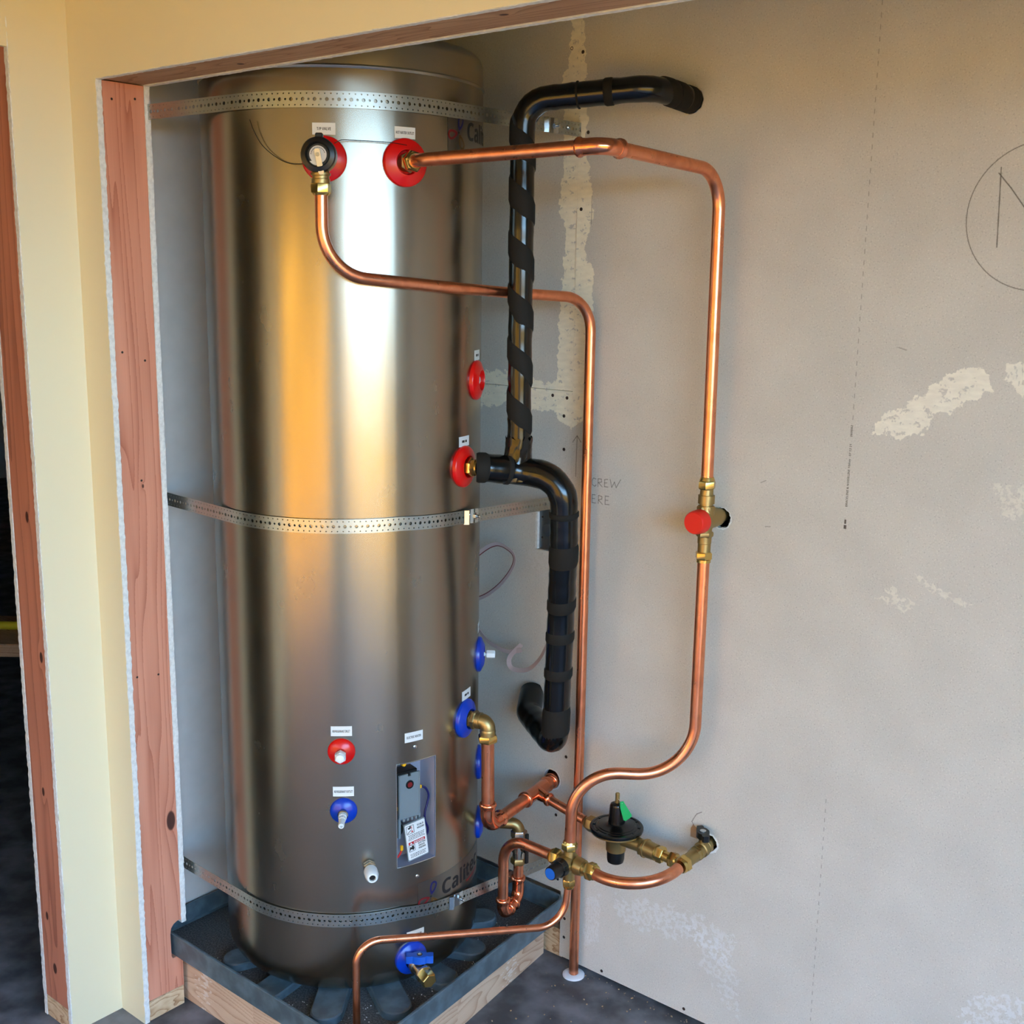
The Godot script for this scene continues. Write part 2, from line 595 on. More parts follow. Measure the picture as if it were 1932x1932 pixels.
func view_and_light() -> void:
	var cam := Camera3D.new()
	cam.name = "camera"
	cam.position = Vector3(2.1614, 1.6814, 1.3206)
	cam.rotation = Vector3(deg_to_rad(-11.2723), deg_to_rad(39.7051), deg_to_rad(0.7956))
	cam.fov = 47.1031
	cam.near = 0.02
	cam.current = true
	add_child(cam)
	var env := Environment.new()
	env.background_mode = Environment.BG_SKY
	var sm := ProceduralSkyMaterial.new()
	sm.sky_top_color = Color(0.20, 0.42, 0.74)
	sm.sky_horizon_color = Color(0.66, 0.86, 1.0)
	sm.ground_bottom_color = Color(0.40, 0.33, 0.24)
	sm.ground_horizon_color = Color(0.55, 0.47, 0.36)
	sm.sky_curve = 0.4
	sm.sky_energy_multiplier = 1.0
	sm.sun_angle_max = 1.0
	var sky := Sky.new()
	sky.sky_material = sm
	env.sky = sky
	env.background_energy_multiplier = 15.5
	env.tonemap_mode = Environment.TONE_MAPPER_LINEAR
	env.tonemap_exposure = 1.52
	env.sdfgi_enabled = true
	env.ssao_enabled = true
	env.ssil_enabled = true
	var we := WorldEnvironment.new()
	we.name = "environment"
	we.environment = env
	add_child(we)
	var sun := DirectionalLight3D.new()
	sun.name = "sun"
	sun.light_color = Color(1.0, 0.845, 0.52)
	sun.light_energy = 10.5
	sun.light_angular_distance = 0.6
	sun.shadow_enabled = true
	add_child(sun)
	sun.look_at_from_position(Vector3.ZERO, Vector3(0.62, -0.85, 0.45), Vector3.UP)


# ------------------------------------------------------------------ the yard that the two openings look on
func hedge_mesh(lo: Vector3, hi: Vector3, seed_: int) -> MB:
	var n := noise(seed_, 1.6, 4)
	var mb := MB.new()
	var step := 0.3
	var along_x := (hi.x - lo.x) > (hi.z - lo.z)
	var l := (hi.x - lo.x) if along_x else (hi.z - lo.z)
	var ring := [Vector2(0, 0), Vector2(0, 0.25), Vector2(0, 0.5), Vector2(0, 0.75), Vector2(0.08, 0.97), Vector2(0.35, 1.03), Vector2(0.65, 1.03), Vector2(0.92, 0.97), Vector2(1, 0.75), Vector2(1, 0.5), Vector2(1, 0.25), Vector2(1, 0)]
	var k := int(l / step)
	var prev := []
	for i in k + 1:
		var row := []
		for q in ring:
			var p: Vector3
			if along_x: p = Vector3(lo.x + l * i / k, lerpf(lo.y, hi.y, q.y), lerpf(lo.z, hi.z, q.x))
			else: p = Vector3(lerpf(lo.x, hi.x, q.x), lerpf(lo.y, hi.y, q.y), lo.z + l * i / k)
			if q.y > 0.0:
				p += Vector3(n.get_noise_3dv(p), n.get_noise_3dv(p + Vector3(9, 0, 0)), n.get_noise_3dv(p + Vector3(0, 9, 0))) * 0.35
			row.append(p)
		if i > 0:
			for j in ring.size() - 1: mb.quad(prev[j], prev[j + 1], row[j + 1], row[j])
		prev = row
	return mb


func outside() -> void:
	var mb := MB.new()
	mb.box(Vector3(-20, -0.25, -20), Vector3(30, -0.05, 30))
	setting_mesh(mb, "ground_paving", M.paving, "pale sunlit paving around the house", "ground")
	var h := obj(hedge_mesh(Vector3(-4, -0.05, 5.3), Vector3(6.5, 2.3, 6.3), 71), "hedge", M.hedge_tall)
	tag(h, "tall sunlit hedge beyond the rear doorway", "hedge")
	h = obj(hedge_mesh(Vector3(6.2, -0.05, -6), Vector3(7.1, 1.45, 5.0), 72), "hedge", M.hedge_low)
	tag(h, "low sunlit hedge beyond the wide side opening", "hedge")


func room() -> void:
	var mb := MB.new()
	mb.box(Vector3(-7.3, -0.2, -6.62), Vector3(3.32, 0, 3.12))
	setting_mesh(mb, "floor", M.concrete, "dark grey bare concrete floor slab", "floor")
	mb = MB.new()
	mb.box(Vector3(-7.3, CEIL, -6.62), Vector3(3.32, CEIL + 0.15, 3.12))
	setting_mesh(mb, "ceiling", M.cream_paint, "cream ceiling", "ceiling")
	mb = MB.new()                                    # side wall with the wide opening
	mb.box(Vector3(3.2, 0, -1.0), Vector3(3.32, CEIL, 0.02))
	mb.box(Vector3(3.2, 0, 2.6), Vector3(3.32, CEIL, 3.0))
	mb.box(Vector3(3.2, 2.2, 0.02), Vector3(3.32, CEIL, 2.6))
	setting_mesh(mb, "wall_right", M.cream_paint, "cream side wall with a wide opening to the yard", "wall")
	mb = MB.new()                                    # rear wall with a door opening
	mb.box(Vector3(-7.3, 0, 3.0), Vector3(0.05, CEIL, 3.12))
	mb.box(Vector3(2.55, 0, 3.0), Vector3(3.32, CEIL, 3.12))
	mb.box(Vector3(0.05, 1.88, 3.0), Vector3(2.55, CEIL, 3.12))
	setting_mesh(mb, "wall_rear", M.cream_paint, "cream rear wall with a doorway to the yard", "wall")
	mb = MB.new()
	mb.box(Vector3(-7.3, 0, -6.62), Vector3(-7.2, CEIL, 3.0))
	setting_mesh(mb, "wall_left", M.plasterboard, "far unlit wall of the dark next room", "wall")
	mb = MB.new()
	mb.box(Vector3(-7.2, 0, -6.62), Vector3(-0.214, CEIL, -6.5))
	setting_mesh(mb, "wall_far", M.plasterboard, "unlit end wall of the dark next room", "wall")
	mb = MB.new()                                    # side of the cupboard, against which the tank is strapped
	mb.box(Vector3(-0.214, 0, -6.5), Vector3(-0.108, CEIL, -0.1188))
	setting_mesh(mb, "wall_cupboard_side", M.plasterboard, "pale plasterboard side wall of the cupboard behind the tank", "wall")


func arc_chain(c: Vector2, r: float, right: bool, wear: float, seed_: int) -> Array:
	var n := noise(seed_, 0.9, 2)
	var out := []
	for k in 17:
		var a := -PI / 2 + PI * k / 16 * (1.0 if right else -1.0)
		var d := Vector2.from_angle(a)
		out.append(c + d * r * (1.0 + (0.0 if k == 0 or k == 16 else wear * n.get_noise_2d(d.x * 3.0, d.y * 3.0))))
	return out


func board(x0: float, x1: float, y0: float, y1: float, zf: float, th: float, holes: Array) -> MB:
	# a sheet with openings: cut into bands, each split at the middle of its opening; holes = [[left chain, right chain], ...] from low to high
	var mb := MB.new()
	var polys := []
	var y := y0
	for h in holes:
		var L: Array = h[0]
		var R: Array = h[1]
		var lo: float = L[0].y - 0.01
		var hi: float = L[-1].y + 0.01
		if lo > y: polys.append([Vector2(x0, y), Vector2(x1, y), Vector2(x1, lo), Vector2(x0, lo)])
		var cx: float = L[0].x
		var p := [Vector2(x0, lo), Vector2(cx, lo)]
		p.append_array(L)
		p.append_array([Vector2(cx, hi), Vector2(x0, hi)])
		polys.append(p)
		p = [Vector2(x1, hi), Vector2(cx, hi)]
		var rv := R.duplicate()
		rv.reverse()
		p.append_array(rv)
		p.append_array([Vector2(cx, lo), Vector2(x1, lo)])
		polys.append(p)
		for k in L.size() - 1: mb.quad(Vector3(L[k].x, L[k].y, zf), Vector3(L[k].x, L[k].y, zf - th), Vector3(L[k + 1].x, L[k + 1].y, zf - th), Vector3(L[k + 1].x, L[k + 1].y, zf))
		for k in R.size() - 1: mb.quad(Vector3(R[k].x, R[k].y, zf - th), Vector3(R[k].x, R[k].y, zf), Vector3(R[k + 1].x, R[k + 1].y, zf), Vector3(R[k + 1].x, R[k + 1].y, zf - th))
		y = hi
	polys.append([Vector2(x0, y), Vector2(x1, y), Vector2(x1, y1), Vector2(x0, y1)])
	for p in polys:
		var pts := PackedVector2Array(p)
		var id := Geometry2D.triangulate_polygon(pts)
		for t in id.size() / 3:
			var a := pts[id[t * 3]]
			var b := pts[id[t * 3 + 1]]
			var c := pts[id[t * 3 + 2]]
			if (b - a).cross(c - a) < 0:
				var w := b
				b = c; c = w
			mb.tri(Vector3(a.x, a.y, zf), Vector3(b.x, b.y, zf), Vector3(c.x, c.y, zf))
			mb.tri(Vector3(a.x, a.y, zf - th), Vector3(c.x, c.y, zf - th), Vector3(b.x, b.y, zf - th))
	var q := [Vector2(x0, y0), Vector2(x1, y0), Vector2(x1, y1), Vector2(x0, y1)]
	for k in 4:
		var a: Vector2 = q[k]
		var b: Vector2 = q[(k + 1) % 4]
		mb.quad(Vector3(a.x, a.y, zf - th), Vector3(b.x, b.y, zf - th), Vector3(b.x, b.y, zf), Vector3(a.x, a.y, zf))
	return mb


func V2(a: Array) -> Array:
	var o := []
	for p in a: o.append(Vector2(p[0], p[1]))
	return o


func draw_wall(s: Sheet) -> void:
	var fill := Color(0.93, 0.90, 0.80)
	# the filled joints
	s.patch(V2([[0.522, 2.5], [0.524, 2.2], [0.505, 2.08], [0.508, 1.98], [0.512, 1.9], [0.503, 1.86], [0.505, 1.82], [0.516, 1.81], [0.518, 1.75], [0.514, 1.68], [0.512, 1.62], [0.507, 1.6], [0.506, 1.53], [0.504, 1.47], [0.50, 1.40], [0.51, 1.36], [0.555, 1.345], [0.585, 1.37], [0.604, 1.42], [0.588, 1.48], [0.592, 1.52], [0.586, 1.55], [0.597, 1.58], [0.602, 1.64], [0.598, 1.7], [0.578, 1.73], [0.574, 1.76], [0.586, 1.78], [0.594, 1.83], [0.59, 1.88], [0.573, 1.95], [0.571, 2.1], [0.562, 2.2], [0.564, 2.5]]), fill, 0.9, 0.008, -0.42, 0.5)
	s.patch(V2([[0.0, 1.46], [0.27, 1.463], [0.36, 1.468], [0.40, 1.458], [0.45, 1.448], [0.50, 1.449], [0.53, 1.455], [0.53, 1.385], [0.50, 1.378], [0.46, 1.388], [0.42, 1.384], [0.37, 1.392], [0.30, 1.372], [0.0, 1.38]]), fill, 0.85, 0.013, -0.40, 0.5)
	# wiped patches and scuffs
	s.patch(V2([[1.273, 1.418], [1.29, 1.438], [1.315, 1.454], [1.335, 1.469], [1.366, 1.485], [1.4, 1.519], [1.43, 1.534], [1.46, 1.54], [1.463, 1.527], [1.484, 1.503], [1.464, 1.488], [1.435, 1.472], [1.406, 1.452], [1.375, 1.441], [1.368, 1.417], [1.341, 1.405], [1.313, 1.391], [1.298, 1.401], [1.274, 1.404]]), Color(0.89, 0.87, 0.80), 0.88, 0.011, -0.30, 0.6)
	s.patch(V2([[1.5, 1.543], [1.56, 1.55], [1.6, 1.47], [1.532, 1.489], [1.518, 1.509], [1.504, 1.517]]), Color(0.89, 0.87, 0.80), 0.78, 0.009, -0.24, 2.0)
	s.patch(V2([[1.298, 1.085], [1.324, 1.112], [1.344, 1.101], [1.369, 1.086], [1.348, 1.058], [1.323, 1.073]]), Color(0.86, 0.84, 0.77), 0.6, 0.010, 0.05)
	s.patch(V2([[1.376, 1.14], [1.387, 1.147], [1.417, 1.124], [1.486, 1.099], [1.478, 1.089], [1.437, 1.104], [1.404, 1.112]]), Color(0.86, 0.84, 0.77), 0.6, 0.007, 0.06)
	s.patch(V2([[0.71, 0.237], [0.825, 0.26], [0.934, 0.271], [1.043, 0.244], [1.028, 0.175], [0.929, 0.202], [0.807, 0.18], [0.72, 0.194]]), Color(0.83, 0.84, 0.84), 0.42, 0.02, 0.02)
	s.patch(V2([[0.9, 0.26], [1.043, 0.2], [1.06, 0.06], [1.0, 0.10]]), Color(0.83, 0.84, 0.84), 0.35, 0.02, 0.1)
	s.patch(V2([[0.63, 0.204], [0.671, 0.222], [0.671, 0.094], [0.626, 0.072]]), Color(0.83, 0.84, 0.84), 0.40, 0.008, 0.0, 4.0)
	s.patch(V2([[1.526, 0.29], [1.576, 0.349], [1.70, 0.39], [1.70, 0.25], [1.537, 0.25]]), Color(0.83, 0.84, 0.84), 0.5, 0.015, 0.08)
	s.patch(V2([[1.50, 1.33], [1.56, 1.34], [1.57, 1.26], [1.52, 1.28]]), Color(0.86, 0.84, 0.77), 0.5, 0.008, 0.05)
	s.patch(V2([[0.40, 1.04], [0.51, 1.05], [0.53, 0.96], [0.45, 0.99]]), Color(0.78, 0.77, 0.75), 0.35, 0.01, 0.05)
	# torn paper by the wall valve
	s.patch(V2([[0.912, 0.455], [0.912, 0.475], [0.917, 0.486], [0.926, 0.482], [0.931, 0.475], [0.932, 0.455]]), Color(0.56, 0.43, 0.32), 0.85, 0.001, -1.0)
	var ink := Color(0.30, 0.27, 0.24)
	s.stroke(V2([[0.919, 0.486], [0.914, 0.492], [0.922, 0.508], [0.926, 0.514], [0.938, 0.522]]), 0.0016, Color(0.35, 0.31, 0.28), 0.7)
	# bare plaster round the drilled holes
	for h in [[0.5149, 0.474, 0.0252, 0.0022], [0.9609, 0.4553, 0.0205, 0.005], [0.9510, 1.191, 0.0225, 0.0022]]:
		var edge := []
		for k in 33: edge.append(Vector2(h[0], h[1]) + Vector2.from_angle(TAU * k / 32) * h[2] * (1.0 + 0.04 * sin(k * 2.3)))
		s.stroke(edge, h[3], Color(0.90, 0.90, 0.88), 0.85)
	# pencil: a ringed letter
	var ring := []
	for k in 73: ring.append(Vector2(1.533, 1.797) + Vector2.from_angle(TAU * k / 72) * 0.1245)
	s.stroke(ring, 0.0013, ink, 0.75)
	s.stroke(V2([[1.4605, 1.880], [1.4630, 1.81], [1.4652, 1.7456]]), 0.0016, ink)
	s.stroke(V2([[1.4575, 1.8705], [1.4800, 1.845], [1.5049, 1.8125], [1.575, 1.735], [1.578, 1.87]]), 0.0016, ink)
	# pencil: SCREW HERE with an arrow
	for l in [[[0.602, 1.236], [0.596, 1.240], [0.592, 1.236], [0.600, 1.228], [0.601, 1.222], [0.594, 1.219]],
			[[0.624, 1.236], [0.617, 1.238], [0.613, 1.231], [0.614, 1.222], [0.621, 1.219], [0.625, 1.223]],
			[[0.630, 1.219], [0.630, 1.238]], [[0.630, 1.237], [0.639, 1.238], [0.640, 1.231], [0.631, 1.229], [0.642, 1.220]],
			[[0.657, 1.239], [0.648, 1.238], [0.648, 1.221], [0.658, 1.222]], [[0.648, 1.230], [0.655, 1.231]],
			[[0.663, 1.240], [0.668, 1.222], [0.675, 1.235], [0.680, 1.223], [0.692, 1.243]],
			[[0.596, 1.199], [0.595, 1.178]], [[0.606, 1.200], [0.606, 1.178]], [[0.595, 1.189], [0.606, 1.190]],
			[[0.623, 1.199], [0.615, 1.199], [0.615, 1.180], [0.625, 1.181]], [[0.615, 1.190], [0.622, 1.190]],
			[[0.632, 1.180], [0.632, 1.199]], [[0.632, 1.199], [0.642, 1.198], [0.642, 1.192], [0.632, 1.189], [0.644, 1.180]],
			[[0.661, 1.200], [0.651, 1.200], [0.651, 1.181], [0.663, 1.182]], [[0.651, 1.191], [0.659, 1.191]],
			[[0.5665, 1.235], [0.5675, 1.3300]], [[0.5555, 1.314], [0.5675, 1.3300], [0.579, 1.316]]]:
		s.stroke(V2(l), 0.0012, ink, 0.8)
	for l in [[[1.0528, 1.1883], [1.0647, 1.19]], [[1.3044, 1.565], [1.3198, 1.5609]], [[1.0377, 1.2781], [1.0493, 1.2839]], [[0.592, 1.86], [0.592, 1.80]]]:
		s.stroke(V2(l), 0.0013, ink, 0.5)
	# the printed dashes
	for k in 120:
		var y := 2.43 - k * 0.0208
		if (y > 1.425 or y < 0.66) and y > 0.0: s.stroke([Vector2(1.2255, y), Vector2(1.2255, y - 0.0078)], 0.0012, Color(0.40, 0.37, 0.34), 0.6)


func back_wall() -> void:
	var paper := Color(0.752, 0.735, 0.692)
	var w := setting("wall_back", "grey bare plasterboard wall with filled joints behind the pipework", "wall")
	var s := Sheet.new(1024, 2048, 0.5525, 1.7525, 0.0, CEIL, paper, 101)
	draw_wall(s)
	var m := mat("right_sheet", Color.WHITE, 0.88)
	m.albedo_texture = ImageTexture.create_from_image(s.im)
	var holes := []
	for h in [[Vector2(0.9609, 0.4553), 0.0190, 5], [Vector2(0.9510, 1.191), 0.0215, 6], [Vector2(0.8373, 2.0385), 0.0262, 7]]:
		holes.append([arc_chain(h[0], h[1], false, 0.14, h[2]), arc_chain(h[0], h[1], true, 0.14, h[2])])
	obj(board(0.5525, 1.7525, 0.012, CEIL, ZB, 0.0119, holes), "plasterboard_sheet", m, w, 40.0, func(p): return Vector2((p.x - 0.5525) / 1.2, (CEIL - p.y) / CEIL))
	s = Sheet.new(512, 1536, -0.1075, 0.5515, 0.0, CEIL, paper, 131)
	draw_wall(s)
	m = mat("left_sheet", Color.WHITE, 0.88)
	m.albedo_texture = ImageTexture.create_from_image(s.im)
	var uvl := func(p): return Vector2((p.x + 0.1075) / 0.659, (CEIL - p.y) / CEIL)
	var c := Vector2(0.5149, 0.474)
	var L := V2([[0.492, 1.045], [0.452, 1.0445], [0.4505, 1.09], [0.4500, 1.136], [0.492, 1.149]])
	var R := V2([[0.492, 1.045], [0.5320, 1.0515], [0.5300, 1.10], [0.5290, 1.158], [0.492, 1.149]])
	obj(board(-0.1075, 0.5510, 0.1865, 1.4285, ZB - 0.0022, 0.0119, [[arc_chain(c, 0.0240, false, 0.05, 9), arc_chain(c, 0.0240, true, 0.05, 9)], [L, R]]), "plasterboard_sheet", m, w, 40.0, uvl)
	obj(board(-0.1075, 0.5512, 1.4297, CEIL, ZB - 0.0018, 0.0119, []), "plasterboard_sheet", m, w, 40.0, uvl)
	var mb := MB.new()
	mb.box(Vector3(1.7535, 0.012, ZB - 0.0119), Vector3(3.2, CEIL, ZB))
	obj(mb, "plasterboard_sheet", M.plasterboard, w)
	mb = MB.new()
	mb.box(Vector3(-0.214, 0, -1.0), Vector3(3.2, CEIL, -0.95))
	obj(mb, "rear_lining", M.plasterboard, w)
	mb = MB.new()
	mb.box(Vector3(-0.1, 0, -0.92), Vector3(0.5515, 0.075, ZB - 0.0119), 0.001)
	obj(mb, "bottom_plate", M.plate_wood, w)
	# white raw edges of the cut-outs
	mb = MB.new()
	mb.box(Vector3(0.4500, 1.046, ZB - 0.012), Vector3(0.4560, 1.136, ZB - 0.0015))
	obj(mb, "cut_edge", M.gypsum, w)
	# print along the sheet, read upwards
	for t in [["BRACELINE & NOISELINE 10mm", 1.2995, 0.0935], ["07 12 21", 1.3640, 0.0235], ["260002", 1.4010, 0.0230], ["■", 1.2125, 0.007], ["-", 1.2230, 0.0085]]:
		mb = MB.new()
		var cy: float = t[1]
		var up := func(p: Vector3) -> Vector3: return Vector3(1.2250 - p.y, cy + p.x, ZB + 0.00005 + p.z)
		if t[0] == "■": mb.box(Vector3(1.2225, 1.2085, ZB), Vector3(1.2280, 1.2160, ZB + 0.0002))
		elif t[0] == "-": mb.box(Vector3(1.2232, 1.2185, ZB), Vector3(1.2270, 1.2270, ZB + 0.0002))
		else: text_into(mb, t[0], t[2], 0.0042, up, "Droid Sans", true, 0.0001)
		obj(mb, "printed_text", M.pencil, w)
	# screw heads
	for q in [[0.5269, 2.1718], [0.5587, 2.1609], [0.5640, 1.832], [0.5780, 1.9936], [0.5275, 1.3709], [0.5297, 1.2935], [0.5587, 0.5446], [0.5400, 0.215], [0.5661, 0.1659], [0.5658, 0.1182], [0.5656, 0.0673], [0.6826, 0.0230], [0.9163, 0.0240], [0.4935, 1.4160], [0.5304, 0.3837], [0.5352, 1.4130]]:
		mb = MB.new()
		var z: float = ZB if q[0] > 0.5525 else ZB - 0.0022
		drum(mb, Vector3(q[0], q[1], z - 0.001), Vector3.BACK, [[0, 0.0042], [0.0014, 0.0040], [0.0018, 0.0034], [0.0011, 0.0018]], 10)
		obj(mb, "screw", M.screw_dark, w)
	# metal box set in the cut-out
	var b := thing("junction_box", "grey metal electrical box set in a cut-out behind black pipe", "electrical box", Vector3(0.492, 1.05, ZB))
	mb = MB.new()
	var zb := ZB - 0.05
	mb.box(Vector3(0.4565, 1.047, zb), Vector3(0.5290, 1.150, zb + 0.002))
	mb.box(Vector3(0.4565, 1.047, zb), Vector3(0.4580, 1.145, ZB - 0.009))
	mb.box(Vector3(0.5275, 1.052, zb), Vector3(0.5290, 1.150, ZB - 0.009))
	mb.box(Vector3(0.4565, 1.047, zb), Vector3(0.5290, 1.0485, ZB - 0.009))
	mb.box(Vector3(0.4565, 1.147, zb), Vector3(0.5290, 1.1485, ZB - 0.009))
	obj(mb, "box", M.box_steel, b)
	mb = MB.new()
	mb.prism(V2([[0.458, 1.0485], [0.490, 1.0485], [0.490, 1.078], [0.476, 1.080], [0.466, 1.088], [0.466, 1.100], [0.476, 1.108], [0.490, 1.110], [0.490, 1.144], [0.458, 1.143]]), 0.0015, Transform3D(Basis.IDENTITY, Vector3(0, 0, ZB - 0.0105)))
	obj(mb, "face_plate", M.box_steel, b)
	for q in [[0.4655, 1.124], [0.4655, 1.074]]:
		mb = MB.new()
		drum(mb, Vector3(q[0], q[1], ZB - 0.0092), Vector3.BACK, [[0, 0.0028], [0.0012, 0.0024]], 10)
		obj(mb, "box_screw", M.screw_dark, b)


func ragged(a: Vector3, b: Vector3, u: Vector3, v: Vector3, seed_: int, wear: float) -> MB:
	# a cut board edge: section u x v swept from a to b, its corners chipped by noise
	var mb := MB.new()
	var n := noise(seed_, 60.0, 3)
	var k := maxi(2, int(a.distance_to(b) / 0.007))
	var prev := []
	for i in k + 1:
		var p := a.lerp(b, float(i) / k)
		var r := []
		for e in [[0.0, 0.0], [1.0, 0.0], [1.0, 1.0], [0.0, 1.0]]:
			r.append(p + u * (e[0] + wear * n.get_noise_2d(p.x + p.y + p.z, e[0] * 5.0 + e[1] * 9.0)) + v * (e[1] + wear * 0.6 * n.get_noise_2d(p.x + p.y + p.z + 7.0, e[0] * 5.0 + e[1] * 3.0)))
		if i > 0:
			for j in 4:
				var l := (j + 1) % 4
				mb.quad(prev[j], prev[l], r[l], r[j])
		else: mb.quad(r[3], r[2], r[1], r[0])
		prev = r
	mb.quad(prev[0], prev[1], prev[2], prev[3])
	if (b - a).dot(u.cross(v)) < 0.0:
		for i in mb.P.size() / 3:
			var t := mb.P[i * 3]
			mb.P[i * 3] = mb.P[i * 3 + 1]; mb.P[i * 3 + 1] = t
	return mb


func front_wall() -> void:
	var w := setting("wall_front", "cream plastered wall with bare timber framing around the cupboard opening", "wall")
	var mb := MB.new()
	mb.prism(V2([[-0.095, 0], [-0.0015, 0], [-0.0015, H + 0.0015], [3.2, H + 0.0015], [3.2, CEIL], [-0.095, CEIL]]), 0.0119, Transform3D(Basis.IDENTITY, Vector3(0, 0, -0.0119)))
	obj(mb, "front_lining", M.cream_paint, w)
	mb = MB.new()
	mb.prism(V2([[-0.108, 0.207], [-0.0015, 0.207], [-0.0015, H + 0.0015], [3.2, H + 0.0015], [3.2, CEIL], [-0.108, CEIL]]), 0.0119, Transform3D(Basis.IDENTITY, Vector3(0, 0, -0.1188)))
	obj(mb, "back_lining", M.plasterboard, w)
	obj(ragged(Vector3(-0.0015, 0.0, -0.0119), Vector3(-0.0015, H, -0.0119), Vector3(0.0015, 0, 0), Vector3(0, 0, 0.0119), 21, 0.35), "plaster_edge", M.gypsum, w)
	obj(ragged(Vector3(-0.0015, 0.207, -0.1188), Vector3(-0.0015, H, -0.1188), Vector3(0.0015, 0, 0), Vector3(0, 0, 0.0119), 22, 0.35), "plaster_edge", M.gypsum, w)
	obj(ragged(Vector3(0.0, H, -0.0119), Vector3(3.2, H, -0.0119), Vector3(0, 0.0015, 0), Vector3(0, 0, 0.0119), 23, 0.35), "plaster_edge", M.gypsum, w)
	obj(ragged(Vector3(0.0, H, -0.1188), Vector3(3.2, H, -0.1188), Vector3(0, 0.0015, 0), Vector3(0, 0, 0.0119), 24, 0.35), "plaster_edge", M.gypsum, w)
	# jamb stud, notched at the back for the tray
	mb = MB.new()
	var side := Transform3D(Basis(Vector3.BACK, Vector3.UP, Vector3.LEFT), Vector3(-0.0022, 0, 0))
	mb.prism(V2([[-0.0123, 0.0505], [-0.0123, H], [-0.1065, H], [-0.1065, 0.214], [-0.101, 0.2165], [-0.094, 0.2155], [-0.086, 0.212], [-0.079, 0.204], [-0.0765, 0.19], [-0.0770, 0.135], [-0.080, 0.128], [-0.086, 0.1275], [-0.1065, 0.129], [-0.1065, 0.0485]]), 0.0435, side)
	obj(mb, "jamb_stud", M.jamb_wood, w, 40.0, func(p): return Vector2((-p.z - 0.0123) / 0.0942 + (p.x + 0.0022) * 6.0, 1.0 - p.y / H))
	mb = MB.new()
	mb.box(Vector3(-0.09, 0, -0.1065), Vector3(-0.0025, 0.048, -0.0123), 0.001)
	obj(mb, "bottom_plate", M.plate_wood, w)
	mb = MB.new()
	mb.box(Vector3(-0.05, H + 0.0022, -0.1065), Vector3(3.2, H + 0.09, -0.0123), 0.0012)
	obj(mb, "lintel", M.lintel_wood, w)
	for q in [[1.521, -0.029], [1.502, -0.081], [2.016, -0.034], [2.022, -0.086], [0.824, -0.025], [0.817, -0.0775], [1.251, -0.059]]:
		mb = MB.new()
		drum(mb, Vector3(-0.0028, q[0], q[1]), Vector3.RIGHT, [[0, 0.0026], [0.0008, 0.0026], [0.0010, 0.0018]], 8)
		obj(mb, "nail", M.screw_dark, w)


func partition() -> void:
	var w := setting("wall_partition", "end of the cream partition with a bare pink stud beside the dark doorway", "wall")
	var mb := MB.new()
	mb.box(Vector3(-0.107, 0, -0.0119), Vector3(-0.095, CEIL, 0.1240))
	mb.box(Vector3(-0.107, 0, 0.90), Vector3(-0.095, CEIL, 3.0))
	mb.box(Vector3(-0.107, 2.1, 0.1240), Vector3(-0.095, CEIL, 0.90))
	obj(mb, "room_lining", M.cream_paint, w)
	mb = MB.new()
	mb.box(Vector3(-0.214, 0, -0.1188), Vector3(-0.202, CEIL, 0.1240))
	mb.box(Vector3(-0.214, 0, 0.90), Vector3(-0.202, CEIL, 3.0))
	mb.box(Vector3(-0.214, 2.1, 0.1240), Vector3(-0.202, CEIL, 0.90))
	obj(mb, "far_lining", M.plasterboard, w)
	obj(ragged(Vector3(-0.107, 0.0, 0.1240), Vector3(-0.107, CEIL, 0.1240), Vector3(0.012, 0, 0), Vector3(0, 0, 0.002), 31, 0.25), "plaster_edge", M.gypsum, w)
	obj(ragged(Vector3(-0.214, 0.0, 0.1240), Vector3(-0.214, CEIL, 0.1240), Vector3(0.012, 0, 0), Vector3(0, 0, 0.002), 32, 0.3), "plaster_edge", M.gypsum, w)
	mb = MB.new()
	mb.box(Vector3(-0.2015, 0.052, 0.080), Vector3(-0.1075, CEIL, 0.1252), 0.001)
	obj(mb, "end_stud", M.stud_wood, w, 40.0, func(p): return Vector2((p.x + 0.2015) / 0.094 + (p.z - 0.1252) * 6.0, 1.0 - p.y / 2.05))
	mb = MB.new()
	mb.box(Vector3(-0.2015, 0.0, 0.03), Vector3(-0.1075, 0.050, 0.1256), 0.002)
	obj(mb, "bottom_plate", M.plate_wood, w)
	mb = MB.new()
	mb.box(Vector3(-0.2015, 0.0, 0.905), Vector3(-0.1075, 2.1, 0.95), 0.001)
	obj(mb, "end_stud", M.stud_wood, w, 40.0, func(p): return Vector2((p.x + 0.2015) / 0.094 + (p.z - 0.1252) * 6.0, 1.0 - p.y / 2.05))


# ------------------------------------------------------------------ tray and platform
func quad_loop(c: Array, d: float, r: float, n := 6) -> Array:   # the outline pushed out by d, its corners rounded
	var k := c.size()
	var off := []
	for i in k:
		var a: Vector2 = (c[i] - c[(i + k - 1) % k]).normalized()
		var b: Vector2 = (c[(i + 1) % k] - c[i]).normalized()
		var na := Vector2(a.y, -a.x)
		var nb := Vector2(b.y, -b.x)
		off.append(c[i] + (na + nb) / (1.0 + na.dot(nb)) * d)
	var out := []
	for i in k:
		var p: Vector2 = off[i]
		var u: Vector2 = (off[(i + k - 1) % k] - p).normalized()
		var v: Vector2 = (off[(i + 1) % k] - p).normalized()
		var half := absf(u.angle_to(v)) / 2.0
		var rr := r + d
		var t := rr / tan(half)
		var m: Vector2 = p + (u + v).normalized() * rr / sin(half)
		var s := (p + u * t) - m
		var ang := s.angle_to((p + v * t) - m)
		for j in n + 1: out.append(m + s.rotated(ang * j / n))
	return out


